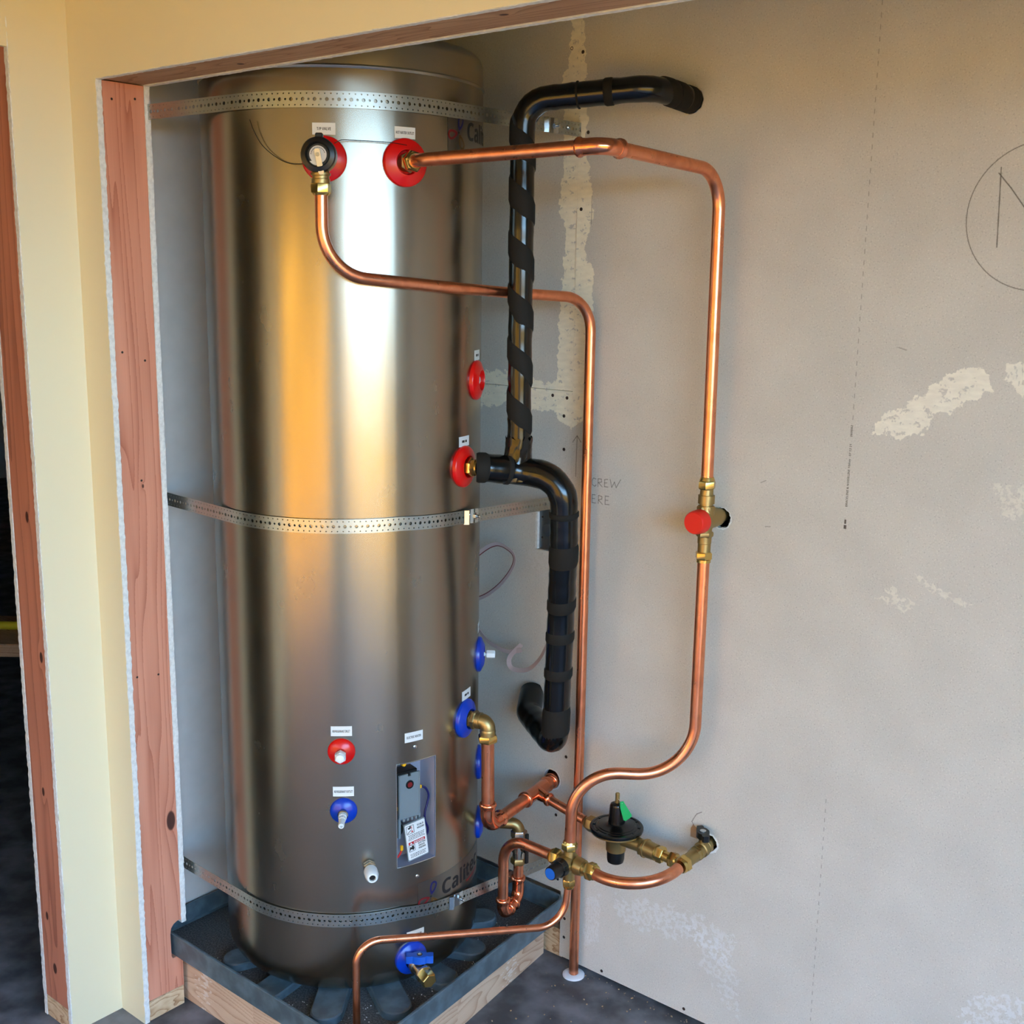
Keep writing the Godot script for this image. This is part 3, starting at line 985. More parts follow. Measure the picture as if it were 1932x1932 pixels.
func pan() -> void:
	var mb := MB.new()
	mb.box(Vector3(-0.10, 0, -0.165), Vector3(0.588, 0.129, -0.119), 0.001)
	var o := thing("tray_platform", "low pine box frame carrying the grey tray and tank", "platform", Vector3(0.24, 0, -0.45))
	obj(mb, "front_board", M.platform_wood_x, o)
	mb = MB.new()
	var dir := Vector3(0.5926 - 0.5046, 0, 0.7077).normalized()
	var mid := Vector3((0.5926 + 0.5046) / 2 - 0.0225, 0.0645, -0.4738)
	mb.cbox(mid, Vector3(0.045, 0.129, 0.70), 0.001, Basis(Vector3.UP.cross(dir), Vector3.UP, dir))
	obj(mb, "side_board", M.platform_wood_z, o)
	mb = MB.new()
	mb.box(Vector3(-0.10, 0, -0.80), Vector3(-0.055, 0.129, -0.17), 0.001)
	obj(mb, "side_board", M.platform_wood_z, o)
	mb = MB.new()
	mb.box(Vector3(-0.05, 0, -0.80), Vector3(0.45, 0.129, -0.755), 0.001)
	obj(mb, "back_board", M.platform_wood_x, o)
	mb = MB.new()
	mb.box(Vector3(-0.05, 0, -0.50), Vector3(0.47, 0.129, -0.455), 0.001)
	obj(mb, "middle_board", M.platform_wood_x, o)

	var t := thing("safe_tray", "square blue-grey plastic safe tray with raised pads under the tank", "tray", Vector3(0.25, 0.13, -0.45))
	# outline given in (x, z) with z mirrored so that it runs anticlockwise seen from above
	var c := [Vector2(-0.1, 0.089), Vector2(0.632, 0.084), Vector2(0.570, 0.821), Vector2(-0.1, 0.821)]
	mb = MB.new()
	var rings := [[0.0, 0.1300], [0.0, 0.1720], [0.0015, 0.1730], [0.0015, 0.1815], [0.0, 0.1830], [-0.0045, 0.1830], [-0.0055, 0.1815], [-0.0075, 0.1400], [-0.0130, 0.1370]]
	for i in rings.size() - 1:
		var a := quad_loop(c, rings[i][0], 0.026)
		var b := quad_loop(c, rings[i + 1][0], 0.026)
		for j in a.size():
			var k := (j + 1) % a.size()
			mb.quad(Vector3(a[j].x, rings[i][1], -a[j].y), Vector3(a[k].x, rings[i][1], -a[k].y), Vector3(b[k].x, rings[i + 1][1], -b[k].y), Vector3(b[j].x, rings[i + 1][1], -b[j].y))
	obj(mb, "rim", M.pan_plastic, t)
	mb = MB.new()
	var lay := Transform3D(Basis(Vector3.RIGHT, Vector3.FORWARD, Vector3.UP), Vector3(0, 0.1300, 0))
	mb.prism(quad_loop(c, -0.0065, 0.026), 0.0071, lay)
	obj(mb, "tray_floor", M.pan_floor, t)
	for q in [[-21.6, 0.318], [8.9, 0.335], [37.0, 0.366], [62.5, 0.368], [88.0, 0.335], [113.5, 0.330], [140.0, 0.345], [170.0, 0.33], [200.0, 0.33], [230.0, 0.33], [262.0, 0.31], [300.0, 0.31]]:
		mb = MB.new()
		var d := rdir(q[0])
		var f := Transform3D(Basis(d, Vector3.UP.cross(d), Vector3.UP), TK + d * 0.10 + Vector3(0, 0.1368, 0))
		var e: float = q[1] - 0.10
		var lo := stadium(e - 0.036, 0.036)
		var mi := stadium(e - 0.036, 0.0345)
		var hi := stadium(e - 0.036, 0.0315)
		for lv in [[lo, 0.0, mi, 0.014], [mi, 0.014, hi, 0.0168]]:
			for k in lo.size():
				var l := (k + 1) % lo.size()
				mb.quad(f * Vector3(lv[0][k].x, lv[0][k].y, lv[1]), f * Vector3(lv[0][l].x, lv[0][l].y, lv[1]), f * Vector3(lv[2][l].x, lv[2][l].y, lv[3]), f * Vector3(lv[2][k].x, lv[2][k].y, lv[3]))
		for k in hi.size():
			var l := (k + 1) % hi.size()
			mb.tri(f * Vector3(e / 2, 0, 0.0168), f * Vector3(hi[k].x, hi[k].y, 0.0168), f * Vector3(hi[l].x, hi[l].y, 0.0168))
		obj(mb, "pad", M.pan_plastic, t)
	# waste outlet in the front corner
	mb = MB.new()
	var wp := Vector3(0.533, 0.137, -0.160)
	mb.lathe([Vector2(0.030, 0.0), Vector2(0.030, 0.004), Vector2(0.027, 0.0065), Vector2(0.0225, 0.0065), Vector2(0.0215, 0.003), Vector2(0.0205, 0.0005)], 28, Transform3D(Basis.IDENTITY, wp))
	obj(mb, "waste_ring", M.plastic_black, t)
	mb = MB.new()
	for k in 10:
		var a := TAU * k / 10
		mb.cbox(wp + Vector3(sin(a) * 0.0155, 0.003, cos(a) * 0.0155), Vector3(0.0025, 0.002, 0.012), 0.0, Basis(Vector3.UP, a))
	drum(mb, wp + Vector3(0, 0.002, 0), Vector3.UP, [[0, 0.010], [0.002, 0.010]], 16)
	obj(mb, "waste_grate", M.plastic_black, t)


# ------------------------------------------------------------------ tank
func rosette(t: Node3D, deg: float, y: float, r: float, m: Material, open: bool) -> void:
	var mb := MB.new()
	var xf := axis(on_tank(deg, y, -0.003), rdir(deg))
	if open:
		mb.lathe([Vector2(r, 0.0), Vector2(r, 0.0065), Vector2(r * 0.95, 0.0095), Vector2(r * 0.58, 0.0165), Vector2(r * 0.52, 0.0165), Vector2(r * 0.49, 0.014), Vector2(r * 0.46, 0.0035), Vector2(0, 0.0030)], 40, xf)
	else:
		mb.lathe([Vector2(r, 0.0), Vector2(r, 0.004), Vector2(r * 0.93, 0.0075), Vector2(r * 0.7, 0.0115), Vector2(r * 0.35, 0.0150), Vector2(0, 0.0155)], 40, xf)
	obj(mb, "port_rosette", m, t)


func plate(t: Node3D, s: String, deg: float, y: float, w := 0.0433, h := 0.0212, lw := 0.030, lh := 0.0052) -> void:
	var mb := MB.new()
	var n := 6
	for k in n:
		var a := -w / 2 + w * k / n
		var b := -w / 2 + w * (k + 1) / n
		var f := bend(deg, y)
		var o := [Vector3(a, -h / 2, 0.0006), Vector3(b, -h / 2, 0.0006), Vector3(b, h / 2, 0.0006), Vector3(a, h / 2, 0.0006)]
		mb.quad(f.call(o[0]), f.call(o[1]), f.call(o[2]), f.call(o[3]))
		mb.quad(f.call(Vector3(a, h / 2, 0.0006)), f.call(Vector3(b, h / 2, 0.0006)), f.call(Vector3(b, h / 2, -0.0005)), f.call(Vector3(a, h / 2, -0.0005)))
		mb.quad(f.call(Vector3(a, -h / 2, -0.0005)), f.call(Vector3(b, -h / 2, -0.0005)), f.call(Vector3(b, -h / 2, 0.0006)), f.call(Vector3(a, -h / 2, 0.0006)))
	var p := obj(mb, "port_label", M.label_white, t)
	mb = MB.new()
	if s: text_into(mb, s, lw, lh, bend(deg, y, 0.0006), "Droid Sans", true, 0.0002)
	else:      # worn to two dark words
		for e in [[-0.010, 0.001], [0.0035, 0.011]]:
			var fb := bend(deg, y, 0.0007)
			mb.quad(fb.call(Vector3(e[0], -0.0025, 0)), fb.call(Vector3(e[1], -0.0025, 0)), fb.call(Vector3(e[1], 0.0025, 0)), fb.call(Vector3(e[0], 0.0025, 0)))
	obj(mb, "lettering", M.ink, p)


func tank() -> void:
	var t := thing("water_heater", "tall brushed stainless steel hot water cylinder strapped in the cupboard", "water heater", Vector3(TK.x, 0.154, TK.z))
	var A0 := 65.9
	var A1 := 84.8
	var Y0 := 0.4445
	var Y1 := 0.6790
	# shell
	var angs := []
	for k in 145:
		var a := k * 2.5
		if absf(a - A0) < 1.2 or absf(a - A1) < 1.2: continue
		angs.append(a)
	angs.append(A0); angs.append(A1)
	angs.sort()
	var prof := [[0.0, 0.158], [0.20, 0.158], [0.225, 0.1545], [0.248, 0.1550], [0.262, 0.1590], [0.274, 0.1665], [0.2835, 0.177], [0.2895, 0.190], [TR, 0.206], [TR, Y0], [TR, Y1], [TR, 1.0], [TR, 1.5], [TR, 2.0575]]
	var mb := MB.new()
	for i in prof.size() - 1:
		for k in angs.size() - 1:
			if prof[i][1] == Y0 and prof[i + 1][1] == Y1 and angs[k] >= A0 - 0.01 and angs[k + 1] <= A1 + 0.01: continue
			var d0 := rdir(angs[k])
			var d1 := rdir(angs[k + 1])
			var a: Vector3 = TK + d0 * prof[i][0] + Vector3(0, prof[i][1], 0)
			var b: Vector3 = TK + d1 * prof[i][0] + Vector3(0, prof[i][1], 0)
			var c: Vector3 = TK + d1 * prof[i + 1][0] + Vector3(0, prof[i + 1][1], 0)
			var d: Vector3 = TK + d0 * prof[i + 1][0] + Vector3(0, prof[i + 1][1], 0)
			if prof[i][0] > 0.0: mb.tri(a, b, c)
			mb.tri(a, c, d)
	obj(mb, "shell", M.stainless, t, 60.0)
	# lid
	mb = MB.new()
	mb.lathe([Vector2(TR - 0.004, 2.050), Vector2(TR + 0.0012, 2.0580), Vector2(TR + 0.0022, 2.0605), Vector2(TR + 0.0012, 2.0630), Vector2(TR - 0.001, 2.0640), Vector2(TR - 0.0012, 2.106), Vector2(TR - 0.005, 2.117), Vector2(TR - 0.015, 2.126), Vector2(TR - 0.03, 2.131), Vector2(0.12, 2.142), Vector2(0, 2.145)], 128, Transform3D(Basis.IDENTITY, TK))
	obj(mb, "lid", M.lid_steel, t, 35.0)
	# element compartment
	mb = MB.new()
	var am := (A0 + A1) / 2
	var steps := 8
	for k in steps:
		var a := lerpf(A0, A1, float(k) / steps)
		var b := lerpf(A0, A1, float(k + 1) / steps)
		for s in [[Y0, false], [Y1, true]]:
			var q := [on_tank(a, s[0]), on_tank(b, s[0]), on_tank(b, s[0], -0.05), on_tank(a, s[0], -0.05)]
			if s[1]: mb.quad(q[0], q[3], q[2], q[1])
			else: mb.quad(q[0], q[1], q[2], q[3])
		mb.quad(on_tank(a, Y0, -0.05), on_tank(b, Y0, -0.05), on_tank(b, Y1, -0.05), on_tank(a, Y1, -0.05))
	mb.quad(on_tank(A0, Y0), on_tank(A0, Y0, -0.05), on_tank(A0, Y1, -0.05), on_tank(A0, Y1))
	mb.quad(on_tank(A1, Y1), on_tank(A1, Y1, -0.05), on_tank(A1, Y0, -0.05), on_tank(A1, Y0))
	var box := obj(mb, "element_compartment", M.inner_steel, t)
	mb = MB.new()      # the folded edge of the cut-out
	var rim := []
	for k in 9: rim.append(on_tank(lerpf(A0, A1, k / 8.0), Y0))
	for k in 9: rim.append(on_tank(lerpf(A1, A0, k / 8.0), Y1))
	rim.append(rim[0])
	mb.tube(split(rim, 0.006), 0.0011, 6)
	obj(mb, "cutout_edge", M.bright_zinc, t)
	var f := tank_frame(am, 0.5617, -0.02)
	mb = MB.new()
	mb.cbox(f * Vector3(-0.017, 0.040, -0.008), Vector3(0.052, 0.108, 0.030), 0.002, f.basis)
	obj(mb, "thermostat_body", M.plastic_black, box)
	mb = MB.new()
	mb.prism(V2([[-0.0395, -0.008], [0.0125, -0.008], [0.0125, 0.088], [-0.010, 0.088], [-0.010, 0.082], [-0.017, 0.082], [-0.017, 0.088], [-0.0395, 0.088]]), 0.004, f * Transform3D(Basis.IDENTITY, Vector3(0, 0, 0.0075)))
	mb.cbox(f * Vector3(-0.0375, 0.040, 0.012), Vector3(0.003, 0.096, 0.003), 0.001, f.basis)
	mb.cbox(f * Vector3(0.0105, 0.040, 0.012), Vector3(0.003, 0.096, 0.003), 0.001, f.basis)
	obj(mb, "thermostat_cover", M.thermostat_grey, box)
	mb = MB.new()
	drum(mb, f * Vector3(-0.0130, 0.0635, 0.0115), f.basis.z, [[0, 0.0095], [0.0012, 0.0095], [0.0012, 0.0080]], 24)
	obj(mb, "reset_well", M.plastic_black, box)
	mb = MB.new()
	drum(mb, f * Vector3(-0.0130, 0.0635, 0.0122), f.basis.z, [[0, 0.0062], [0.0016, 0.0056]], 20)
	obj(mb, "reset_button", M.logo_red, box)
	mb = MB.new()
	mb.cbox(f * Vector3(-0.036, -0.032, 0.006), Vector3(0.006, 0.048, 0.006), 0.001, f.basis)
	mb.cbox(f * Vector3(0.013, -0.032, 0.006), Vector3(0.006, 0.048, 0.006), 0.001, f.basis)
	mb.cbox(f * Vector3(-0.0115, -0.0105, 0.008), Vector3(0.052, 0.005, 0.005), 0.001, f.basis)
	for k in 4: mb.cbox(f * Vector3(-0.027 + k * 0.010, -0.0155, 0.0105), Vector3(0.005, 0.007, 0.004), 0.0012, f.basis)
	obj(mb, "bracket", M.thermostat_grey, box)
	# warning plate, hung lower and leaning
	var g := f * Transform3D(Basis(Vector3(0, 0, 1), 0.13), Vector3(0.0005, -0.0640, 0.0135))
	mb = MB.new()
	mb.prism(rrect(0.052, 0.088, 0.003), 0.003, g)
	obj(mb, "warning_backing", M.thermostat_grey, box)
	mb = MB.new()
	mb.prism(rrect(0.049, 0.083, 0.003), 0.0005, g * Transform3D(Basis.IDENTITY, Vector3(0, 0, 0.003)))
	obj(mb, "warning_plate", M.label_white, box)
	var put := func(x: float, y: float) -> Callable: return func(p: Vector3) -> Vector3: return g * Vector3(p.x + x, p.y + y, 0.0036 + p.z)
	mb = MB.new()
	text_into(mb, "SCALD", 0.0160, 0.0042, put.call(0.0130, 0.0330))
	text_into(mb, "HAZARD", 0.0175, 0.0042, put.call(0.0132, 0.0265))
	text_into(mb, "ELECTRIC", 0.0185, 0.0036, put.call(0.0118, -0.0100))
	text_into(mb, "SHOCK", 0.0150, 0.0036, put.call(0.0105, -0.0158))
	text_into(mb, "HAZARD", 0.0170, 0.0036, put.call(0.0112, -0.0214))
	var words := RandomNumberGenerator.new()      # fine print, too small to read
	words.seed = 5
	for k in 7:
		var at := -0.0205 + words.randf() * 0.003
		var row := 0.0150 - k * 0.0034 if k < 4 else -0.0300 - (k - 4) * 0.0034
		while at < 0.018:
			var l := words.randf_range(0.0015, 0.0045)
			mb.cbox(g * Vector3(at + l / 2, row, 0.0036), Vector3(l, 0.0013, 0.0002), 0.0, g.basis)
			at += l + 0.0011
	for q in [[-0.0125, 0.0285, 0.018], [-0.0135, -0.0150, 0.0145]]:
		var r: float = q[2]
		for e in [[0, 1, r, 0.0009], [0, -1, r, 0.0009], [1, 0, 0.0009, r], [-1, 0, 0.0009, r]]:
			mb.cbox(g * Vector3(q[0] + e[0] * r / 2, q[1] + e[1] * r / 2, 0.0036), Vector3(e[2], e[3], 0.0003), 0.0, g.basis)
	mb.prism(V2([[-0.019, 0.0335], [-0.0135, 0.0345], [-0.0130, 0.0375], [-0.0100, 0.0370], [-0.0105, 0.0310], [-0.016, 0.0300]]), 0.0002, g * Transform3D(Basis.IDENTITY, Vector3(0, 0, 0.0035)))
	mb.prism(V2([[-0.0200, 0.0220], [-0.0110, 0.0275], [-0.0105, 0.0262], [-0.0195, 0.0208]]), 0.0002, g * Transform3D(Basis.IDENTITY, Vector3(0, 0, 0.0035)))
	mb.prism(V2([[-0.0195, -0.0205], [-0.0185, -0.0110], [-0.0140, -0.0130], [-0.0135, -0.0100], [-0.0090, -0.0095], [-0.0075, -0.0170], [-0.0105, -0.0210], [-0.0150, -0.0170]]), 0.0002, g * Transform3D(Basis.IDENTITY, Vector3(0, 0, 0.0035)))
	obj(mb, "warning_print", M.ink, box)
	mb = MB.new()
	mb.cbox(g * Vector3(0.0, -0.0035, 0.0036), Vector3(0.041, 0.0062, 0.0003), 0.0, g.basis)
	mb.prism(V2([[-0.0095, 0.0350], [-0.0072, 0.0350], [-0.0085, 0.0260], [-0.0050, 0.0215], [-0.0105, 0.0212], [-0.0090, 0.0260]]), 0.0002, g * Transform3D(Basis.IDENTITY, Vector3(0, 0, 0.0035)))
	obj(mb, "warning_stripe", M.red_ink, box)
	mb = MB.new()
	text_into(mb, "DANGER", 0.025, 0.0034, func(p: Vector3) -> Vector3: return g * Vector3(p.x + 0.005, p.y - 0.0035, 0.0038 + p.z))
	mb.prism(V2([[-0.0175, -0.0058], [-0.0115, -0.0058], [-0.0145, -0.0012]]), 0.0002, g * Transform3D(Basis.IDENTITY, Vector3(0, 0, 0.0037)))
	obj(mb, "warning_word", M.label_white, box)
	# wires
	mb = MB.new()
	mb.tube(spline([f * Vector3(0.021, 0.048, 0.004), f * Vector3(0.030, 0.042, 0.006), f * Vector3(0.037, 0.026, 0.006), f * Vector3(0.034, 0.008, 0.006), f * Vector3(0.028, -0.012, 0.006), f * Vector3(0.028, -0.032, 0.006), f * Vector3(0.035, -0.050, 0.006), f * Vector3(0.034, -0.064, 0.005), f * Vector3(0.026, -0.069, 0.004)]), 0.0024, 8)
	obj(mb, "blue_wire", M.blue_wire, box)
	mb = MB.new()
	mb.tube(spline([f * Vector3(-0.047, -0.102, 0.0), f * Vector3(-0.041, -0.100, 0.004), f * Vector3(-0.034, -0.093, 0.005), f * Vector3(-0.029, -0.085, 0.004)]), 0.0024, 8)
	obj(mb, "red_wire", M.red_wire, box)
	for q in [[0.0165, 0.0485, 0.009, 0.0075], [0.0225, -0.0690, 0.008, 0.0075], [-0.0435, 0.0130, 0.010, 0.011], [-0.0290, -0.0810, 0.0065, 0.012]]:
		mb = MB.new()
		mb.cbox(f * Vector3(q[0], q[1], 0.004), Vector3(q[2], q[3], 0.006), 0.0015, f.basis)
		obj(mb, "wire_sleeve", M.yellow_sleeve, box)
	mb = MB.new()
	drum(mb, f * Vector3(-0.036, -0.045, -0.028), f.basis.z, [[0, 0.024], [0.010, 0.024], [0.010, 0.021], [0.016, 0.021], [0.018, 0.019]], 24)
	obj(mb, "element_head", M.nickel, box)
	mb = MB.new()
	drum(mb, f * Vector3(-0.022, 0.1085, -0.004), f.basis.z, [[0, 0.0055], [0.008, 0.0055], [0.010, 0.004]], 14)
	obj(mb, "earth_screw", M.yellow_sleeve, box)
	for q in [[74.4, 0.711], [75.3, 0.414]]:
		mb = MB.new()
		drum(mb, on_tank(q[0], q[1], -0.001), rdir(q[0]), [[0, 0.0042], [0.0022, 0.0042], [0.0032, 0.0028]], 14)
		obj(mb, "cover_screw", M.bright_zinc, t)
	# ports
	for q in [[40.6, 1.894, 0.042, true, "red"], [70.8, 1.893, 0.045, true, "red"], [115.8, 1.468, 0.042, true, "red"], [103.1, 1.292, 0.044, true, "red"], [128.0, 0.841, 0.040, true, "blue"], [105.9, 0.729, 0.0432, true, "blue"], [131.3, 0.573, 0.040, true, "blue"], [131.3, 0.4225, 0.038, true, "blue"], [43.4, 0.720, 0.0284, false, "red"], [43.9, 0.589, 0.0284, false, "blue"], [72.1, 0.2264, 0.037, true, "blue"]]:
		rosette(t, q[0], q[1], q[2], M.red_plastic if q[4] == "red" else M.blue_plastic, q[3])
	for q in [["T/P VALVE", 40.55, 1.948, 0.026], ["HOT WATER OUTLET", 70.9, 1.9475, 0.038], ["REFRIGERANT INLET", 43.5, 0.764, 0.036], ["REFRIGERANT OUTLET", 43.95, 0.6315, 0.038], ["ELECTRIC HEATER", 73.9, 0.7345, 0.034], ["WATER DRAIN", 74.4, 0.2775, 0.030], ["", 103.3, 1.3450, 0.022], ["", 106.8, 0.7830, 0.024], ["", 117.0, 1.520, 0.018], ["", 127.5, 0.907, 0.018]]:
		plate(t, q[0], q[1], q[2], 0.0433, 0.0212, q[3])
	# capped stubs
	mb = MB.new()
	nut(mb, on_tank(43.4, 0.720, 0.020), rdir(43.4), 0.016, 0.0125)
	drum(mb, on_tank(43.4, 0.720, 0.034), rdir(43.4), [[0, 0.0100], [0.006, 0.0085], [0.008, 0.005]], 20)
	obj(mb, "stub_cap", M.white_plastic, t)
	mb = MB.new()
	drum(mb, on_tank(43.4, 0.720, 0.0), rdir(43.4), [[0, 0.0105], [0.022, 0.0105]], 20)
	obj(mb, "stub", M.nickel, t)
	mb = MB.new()
	drum(mb, on_tank(43.9, 0.589, 0.0), rdir(43.9), [[0, 0.0095], [0.016, 0.0095], [0.018, 0.011], [0.023, 0.011], [0.025, 0.009]], 20)
	obj(mb, "stub", M.nickel, t)
	mb = MB.new()
	drum(mb, on_tank(43.9, 0.589, 0.024), rdir(43.9), [[0, 0.0088], [0.010, 0.0086], [0.011, 0.0076], [0.022, 0.0072], [0.023, 0.0062], [0.046, 0.0062], [0.048, 0.0052], [0.048, 0.003], [0.042, 0.003]], 20)
	obj(mb, "hose_tail", M.white_plastic, t)
	mb = MB.new()
	drum(mb, on_tank(128.0, 0.841, 0.0), rdir(128.0), [[0, 0.0045], [0.022, 0.0045]], 14)
	nut(mb, on_tank(128.0, 0.841, 0.018), rdir(128.0), 0.020, 0.0095)
	obj(mb, "stub_cap", M.white_plastic, t)
	for q in [[115.8, 1.468], [131.3, 0.573]]:
		mb = MB.new()
		drum(mb, on_tank(q[0], q[1], 0.0), rdir(q[0]), [[0, 0.010], [0.006, 0.010], [0.008, 0.007]], 16)
		obj(mb, "stub_cap", M.white_plastic, t)
	# cable gland
	mb = MB.new()
	nut(mb, on_tank(54.2, 0.457, 0.0), rdir(54.2), 0.008, 0.0140)
	drum(mb, on_tank(54.2, 0.457, 0.006), rdir(54.2), [[0, 0.0100], [0.012, 0.0100]], 20)
	obj(mb, "gland_base", M.nickel, t)
	mb = MB.new()
	drum(mb, on_tank(54.2, 0.457, 0.014), rdir(54.2), [[0, 0.0135], [0.004, 0.0145], [0.020, 0.0145], [0.030, 0.0125], [0.034, 0.0100], [0.034, 0.0070], [0.020, 0.0065]], 26)
	obj(mb, "gland_nut", M.white_plastic, t)
	mb = MB.new()
	drum(mb, on_tank(54.2, 0.457, 0.034), rdir(54.2), [[0, 0.0066], [0.0085, 0.0066]], 18)
	obj(mb, "gland_bore", M.plastic_black, t)
	# brand stickers, low and high: clear film, three-petalled emblem and name
	for q in [[105.5, 0.3580], [121.0, 1.9640]]:
		mb = MB.new()
		var n := 16
		var fb := bend(q[0], q[1])
		for k in n:
			var a := lerpf(-0.152, 0.094, float(k) / n)
			var b := lerpf(-0.152, 0.094, float(k + 1) / n)
			mb.quad(fb.call(Vector3(a, -0.040, 0.0003)), fb.call(Vector3(b, -0.040, 0.0003)), fb.call(Vector3(b, 0.038, 0.0003)), fb.call(Vector3(a, 0.038, 0.0003)))
		var film := obj(mb, "brand_sticker", M.logo_film, t)
		mb = MB.new()
		text_into(mb, "Calitec", 0.168, 0.038, func(p: Vector3) -> Vector3: return fb.call(Vector3(p.x, p.y + 0.004, 0.0004 + p.z)))
		obj(mb, "brand_lettering", M.ink, film)
		mb = MB.new()      # small red line under the name, too fine to read
		for k in 11: mb.quad(fb.call(Vector3(0.012 + k * 0.0068, -0.0265, 0.0005)), fb.call(Vector3(0.0165 + k * 0.0068, -0.0265, 0.0005)), fb.call(Vector3(0.0165 + k * 0.0068, -0.0220, 0.0005)), fb.call(Vector3(0.012 + k * 0.0068, -0.0220, 0.0005)))
		obj(mb, "brand_subtitle", M.red_ink, film)
		var o := Vector2(-0.1175, -0.004)
		for e in [[deg_to_rad(193.0), M.logo_red], [deg_to_rad(73.0), M.logo_blue], [deg_to_rad(-62.0), M.logo_amber]]:
			mb = MB.new()
			var outer := []
			var inner := []
			for k in 33:
				var a := TAU * k / 32
				var fat := 0.40 + 0.60 * (0.5 - 0.5 * cos(a))
				outer.append(o + Vector2(0.0195 - 0.0155 * cos(a), 0.0125 * sin(a) * fat).rotated(e[0]))
				inner.append(o + Vector2(0.0210 - 0.0095 * cos(a), 0.0070 * sin(a) * fat).rotated(e[0]))
			for k in 32: mb.quad(fb.call(Vector3(inner[k].x, inner[k].y, 0.0006)), fb.call(Vector3(inner[k + 1].x, inner[k + 1].y, 0.0006)), fb.call(Vector3(outer[k + 1].x, outer[k + 1].y, 0.0006)), fb.call(Vector3(outer[k].x, outer[k].y, 0.0006)))
			obj(mb, "brand_emblem", e[1], film)
		mb = MB.new()
		for k in 12:
			var p0 := o + Vector2.from_angle(TAU * k / 12) * 0.0024
			var p1 := o + Vector2.from_angle(TAU * (k + 1) / 12) * 0.0024
			mb.tri(fb.call(Vector3(o.x, o.y, 0.0006)), fb.call(Vector3(p0.x, p0.y, 0.0006)), fb.call(Vector3(p1.x, p1.y, 0.0006)))
		obj(mb, "brand_dot", M.ink, film)


# ------------------------------------------------------------------ straps
func plan_at(path: Array, s: float) -> Array:   # [point, direction] at arc length s of a plan path (Vector2 x, z)
	for i in path.size() - 1:
		var l: float = path[i].distance_to(path[i + 1])
		if s <= l or i == path.size() - 2:
			var d: Vector2 = (path[i + 1] - path[i]) / l
			return [path[i] + d * s, d]
		s -= l
	return []


func strap_mesh(path: Array, y: float, w: float, fall_from: float, fall: float) -> MB:
	# galvanised band with three rows of punched holes; every cell is a square ring of eight quads, on both faces
	var mb := MB.new()
	var total := 0.0
	for i in path.size() - 1: total += path[i].distance_to(path[i + 1])
	var pitch := 0.0112
	var th := 0.0012
	var map := func(s: float, t: float, o: float) -> Vector3:
		var a := plan_at(path, clampf(s, 0.0, total))
		var n := Vector2(-a[1].y, a[1].x)
		return Vector3(a[0].x + n.x * o, y + t + fall * clampf((s - fall_from) / (total - fall_from), 0.0, 1.0), a[0].y + n.y * o)
	var rows := [[-w / 2, -w * 0.19, 0.5, [0.0014, 0.0014]], [-w * 0.19, w * 0.19, 0.0, [0.0036, 0.0023]], [w * 0.19, w / 2, 0.5, [0.0014, 0.0014]]]
	for r in rows:
		var t0: float = r[0]
		var t1: float = r[1]
		var n := int(total / pitch)
		for k in n:
			var s0: float = (k + r[2] * 0.0) * pitch
			var s1 := s0 + pitch
			var off: float = pitch * 0.5 if r[2] == 0.0 else pitch * 0.02
			var cs := s0 + (pitch * 0.5 if r[2] == 0.0 else pitch * 0.18)
			var ct := (t0 + t1) / 2
			var rad: float = r[3][k % 2]
			var outer := [Vector2(s1, ct), Vector2(s1, t1), Vector2(cs, t1), Vector2(s0, t1), Vector2(s0, ct), Vector2(s0, t0), Vector2(cs, t0), Vector2(s1, t0)]
			for e in 8:
				var e2 := (e + 1) % 8
				var i0 := Vector2(cs, ct) + Vector2.from_angle(TAU * e / 8) * rad
				var i1 := Vector2(cs, ct) + Vector2.from_angle(TAU * e2 / 8) * rad
				var a: Vector3 = map.call(i0.x, i0.y, th)
				var b: Vector3 = map.call(outer[e].x, outer[e].y, th)
				var c: Vector3 = map.call(outer[e2].x, outer[e2].y, th)
				var d: Vector3 = map.call(i1.x, i1.y, th)
				var a2: Vector3 = map.call(i0.x, i0.y, 0.0)
				var b2: Vector3 = map.call(outer[e].x, outer[e].y, 0.0)
				var c2: Vector3 = map.call(outer[e2].x, outer[e2].y, 0.0)
				var d2: Vector3 = map.call(i1.x, i1.y, 0.0)
				mb.quad(a, b, c, d)
				mb.quad(d2, c2, b2, a2)
				mb.quad(d, d2, a2, a)
		for k in n:
			for t in [-w / 2, w / 2]:
				if absf(t - t0) < 1e-5 or absf(t - t1) < 1e-5:
					var p: Vector3 = map.call(k * pitch, t, 0.0)
					var q: Vector3 = map.call((k + 1) * pitch, t, 0.0)
					var p2: Vector3 = map.call(k * pitch, t, th)
					var q2: Vector3 = map.call((k + 1) * pitch, t, th)
					if t > 0: mb.quad(p, p2, q2, q)
					else: mb.quad(p, q, q2, p2)
	return mb


